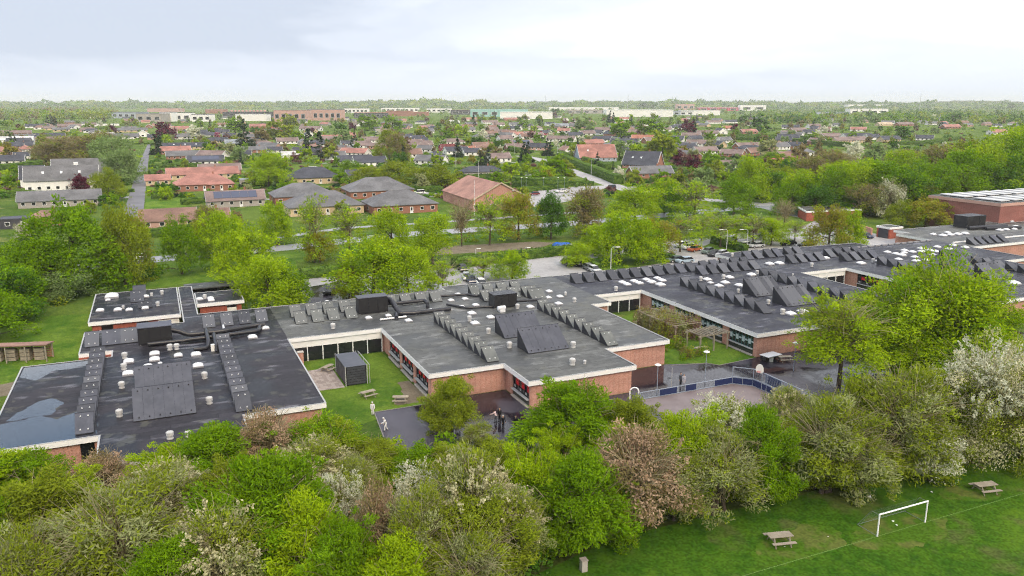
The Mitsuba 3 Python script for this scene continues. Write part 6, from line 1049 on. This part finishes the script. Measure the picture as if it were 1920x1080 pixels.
# hedges and drives of the gardens
hrg = np.random.default_rng(44); hm, dv = [], []
for _ in range(900):
    x, y = hrg.uniform(-60, 1700), 224 + 150 * hrg.uniform(0, 1) ** 1.5; P_ = at(x, y); ln = hrg.uniform(7, 24); an = 24 + hrg.choice([0, 90]) + hrg.uniform(-5, 5) - (35 if x > 1050 else 0)
    if x > 1480 and y > 262 or blocked.contains(Point(P_[0], P_[1])): continue
    if len(hm) < 380:
        h = hrg.uniform(1.3, 2.3); n = int(ln / 1.2); s = np.linspace(-ln / 2, ln / 2, n); sec = np.array([(-.55, 0), (-.5, h * .9), (0, h), (.5, h * .9), (.55, 0)])
        v = np.concatenate([np.c_[s, np.full(n, q[0]), np.full(n, q[1])][:, None] for q in sec], 1) + hrg.normal(size=(n, 5, 3)) * .13; v = v.reshape(-1, 3); i, j = np.meshgrid(np.arange(n - 1), np.arange(4), indexing='ij'); b_ = (i * 5 + j).ravel()
        F = np.vstack([np.stack([b_, b_ + 5, b_ + 6], 1), np.stack([b_, b_ + 6, b_ + 1], 1), [[0, 1, 3], [1, 2, 3], [0, 3, 4]], np.array([[0, 3, 1], [1, 3, 2], [0, 4, 3]]) + (n - 1) * 5]); ca, sa = math.cos(math.radians(an)), math.sin(math.radians(an))
        hm.append((np.c_[v[:, 0] * ca - v[:, 1] * sa + P_[0], v[:, 0] * sa + v[:, 1] * ca + P_[1], v[:, 2]], F))
    elif len(dv) < 150:
        dv.append(sbox(-ln / 4, -2.2, ln / 4, 2.2)); from shapely import affinity; dv[-1] = affinity.translate(affinity.rotate(dv[-1], an), P_[0], P_[1])
put(thing('garden_hedges', 'clipped hedges dividing the gardens between the houses', 'hedges', kind='stuff'), join(hm), 'hedge_leaf')
put(thing('driveways', 'pale paved driveways and terraces between the houses', 'driveways', kind='structure'), sheet(unary_union(dv), .03), 'lot')
# far woods
def far_wood(name, label, n, ylo, yhi, Rlo, Rhi, xlo, xhi, cols, seed):
    cover(name, label, n, fpix(ylo, yhi, Rlo, Rhi, (1.0, 1.7), xlo, xhi), lambda rg: cols[rg.integers(len(cols))], .62, seed, 'wood', 40, .22)
far_wood('wood', 'hazy wood on the far left skyline', 900, 198.5, 224, 8, 14, -350, 215, ['olive', 'green', 'pale', 'olive', 'brown'], 21)
def ridge_h(x, y): return 34 * np.clip(1 - ((np.asarray(y) - 6400) / 1500) ** 2, 0, 1) * (.35 + .9 * meshkit.noise(np.stack([np.asarray(x) / 700, np.asarray(y) / 2500, np.zeros_like(np.asarray(x, float))], -1), 4))
rx, ry = np.meshgrid(np.linspace(-6600, 6600, 90), np.linspace(4900, 7900, 30), indexing='ij'); i, j = np.meshgrid(np.arange(89), np.arange(29), indexing='ij'); b_ = i * 30 + j
put(thing('low_ridge', 'low hazy ridge closing the plain on the horizon', 'ridge', kind='structure'), (np.c_[rx.ravel(), ry.ravel(), ridge_h(rx, ry).ravel() - .4], np.stack([b_, b_ + 30, b_ + 31, b_ + 1], -1).reshape(-1, 4)), 'grass')
def ridge_fn(rg):
    y = rg.uniform(4600, 6500); x = rg.uniform(-.70, .70) * y; R = rg.uniform(16, 34) * (1.6 if rg.random() < .10 else 1); return np.array([x, y, float(ridge_h(np.array(x), np.array(y)))]), R, R * rg.uniform(.35, .75)
cover('wood', 'hazy tree line along the whole horizon', 1700, ridge_fn, lambda rg: ['olive', 'green', 'deep', 'deep', 'deep'][rg.integers(5)], .62, 22, 'wood', 40, .2)
far_wood('wood', 'tree line behind the apartment rows on the skyline', 220, 199, 205, 9, 15, 250, 720, ['olive', 'green', 'pale'], 23)
far_wood('wood', 'wide wooded belt on the right skyline', 1500, 198.0, 232, 6, 11, 1420, 2150, ['green', 'deep', 'pale', 'olive', 'deep'], 24)
far_wood('wood', 'trees between the halls on the centre skyline', 420, 199, 214, 6, 11, 640, 1420, ['olive', 'green', 'pale', 'deep'], 25)
k = thing('wooded_hill', 'low dark wooded hill on the right horizon', 'hill', kind='structure'); hx, hy = np.meshgrid(np.linspace(-1, 1, 60), np.linspace(-1, 1, 20), indexing='ij'); P_ = at(1870, 201.5)
hz = 46 * np.clip(1 - hx ** 4, 0, 1) * np.clip(1 - hy ** 2, 0, 1) * (.8 + .4 * meshkit.noise(np.stack([hx * 9, hy * 4, hx * 0], -1), 3)) - .5; v = np.c_[(P_[0] + hx * 480).ravel(), (P_[1] + 300 + hy * 240).ravel(), hz.ravel()]
i, j = np.meshgrid(np.arange(59), np.arange(19), indexing='ij'); b = i * 20 + j; put(k, (v, np.stack([b, b + 20, b + 21, b + 1], -1).reshape(-1, 4)), 'soil')
# ------------------------------------------------------------------ labels that must single out one thing
ORD = ['first', 'second', 'third', 'fourth', 'fifth', 'sixth', 'seventh', 'eighth', 'ninth', 'tenth', 'eleventh', 'twelfth', 'thirteenth', 'fourteenth', 'fifteenth', 'sixteenth', 'seventeenth', 'eighteenth', 'nineteenth', 'twentieth']
def ordinal(i, n): return 'leftmost' if i == 0 else 'rightmost' if i == n - 1 else ORD[i] + ' from left' if i < 20 else ORD[n - 1 - i] + ' from right' if n - 1 - i < 20 else f'number {i + 1} from left'
def sector(x): return 'far left' if x < 380 else 'left of centre' if x < 760 else 'centre' if x < 1140 else 'right of centre' if x < 1530 else 'far right'
SHRUB = {'shrub': 'leafy shrub', 'bare_shrub': 'shrub', 'blossoming_shrub': 'shrub', 'tree': 'tree', 'conifer': 'conifer'}
CATN = {'shrub': 'shrub', 'bare_shrub': 'shrub', 'blossoming_shrub': 'blossoming shrub', 'tree': 'tree', 'conifer': 'conifer'}
buckets = {}
for k, look_, noun, zone, x, y, nm in PENDING:
    zz = ('nearer houses' if zone == 'among the nearer houses' else zone); zz += ', ' + sector(x) if zz.endswith('houses') else ''
    buckets.setdefault((look_, nm, zz), []).append((x, k))
for (look_, nm, zz), it in buckets.items():
    it.sort(); n = len(it)
    for i, (x, k) in enumerate(it):
        prep_ = {'front shrub belt': 'in the front shrub belt', 'behind the school': 'behind the school', 'left trees': 'in the left tree group', 'the woodland at right': 'in the woodland at right', 'the playground edge at right': 'at the playground edge, right'}.get(zz, 'among the ' + zz.replace('among the ', ''))
        tag(k, f'{look_} {SHRUB[nm]} {prep_}' + (f', {ordinal(i, n)}' if n > 1 else ''), CATN[nm], f'{look_} {SHRUB[nm]}s {prep_}' if n > 1 else None)
buckets = {}
for k, kind, rc_, wc, x, y, zone in HP:
    row = 'skyline row' if y < 240 else 'middle rows' if y < 270 else 'nearer rows' if y < 330 else 'nearest row'
    form = {'L': 'gabled', 'H': 'hip roofed', 'F': 'flat roofed'}[kind]
    buckets.setdefault((ROOFN[rc_], form, WALLN[wc], row, sector(x)), []).append((x, k))
for (r_, form, w_, row, sec), it in buckets.items():
    it.sort(); n = len(it)
    for i, (x, k) in enumerate(it): tag(k, f'{form} {w_} house, {r_} roof, {row}, {sec}' + (f', {ordinal(i, n)}' if n > 1 else ''), 'house', 'houses of the town behind the school')
scene['clear'] = {'type': 'null'}
scene['haze'] = {'type': 'cube', 'to_world': T().translate([0, 5000, 54]) @ T().scale([7600, 6600, 55.5]), 'bsdf': {'type': 'ref', 'id': 'clear'}, 'interior': {'type': 'ref', 'id': 'air'}}
tag('haze', 'thin pale air haze over the whole scene', 'haze', kind='stuff')
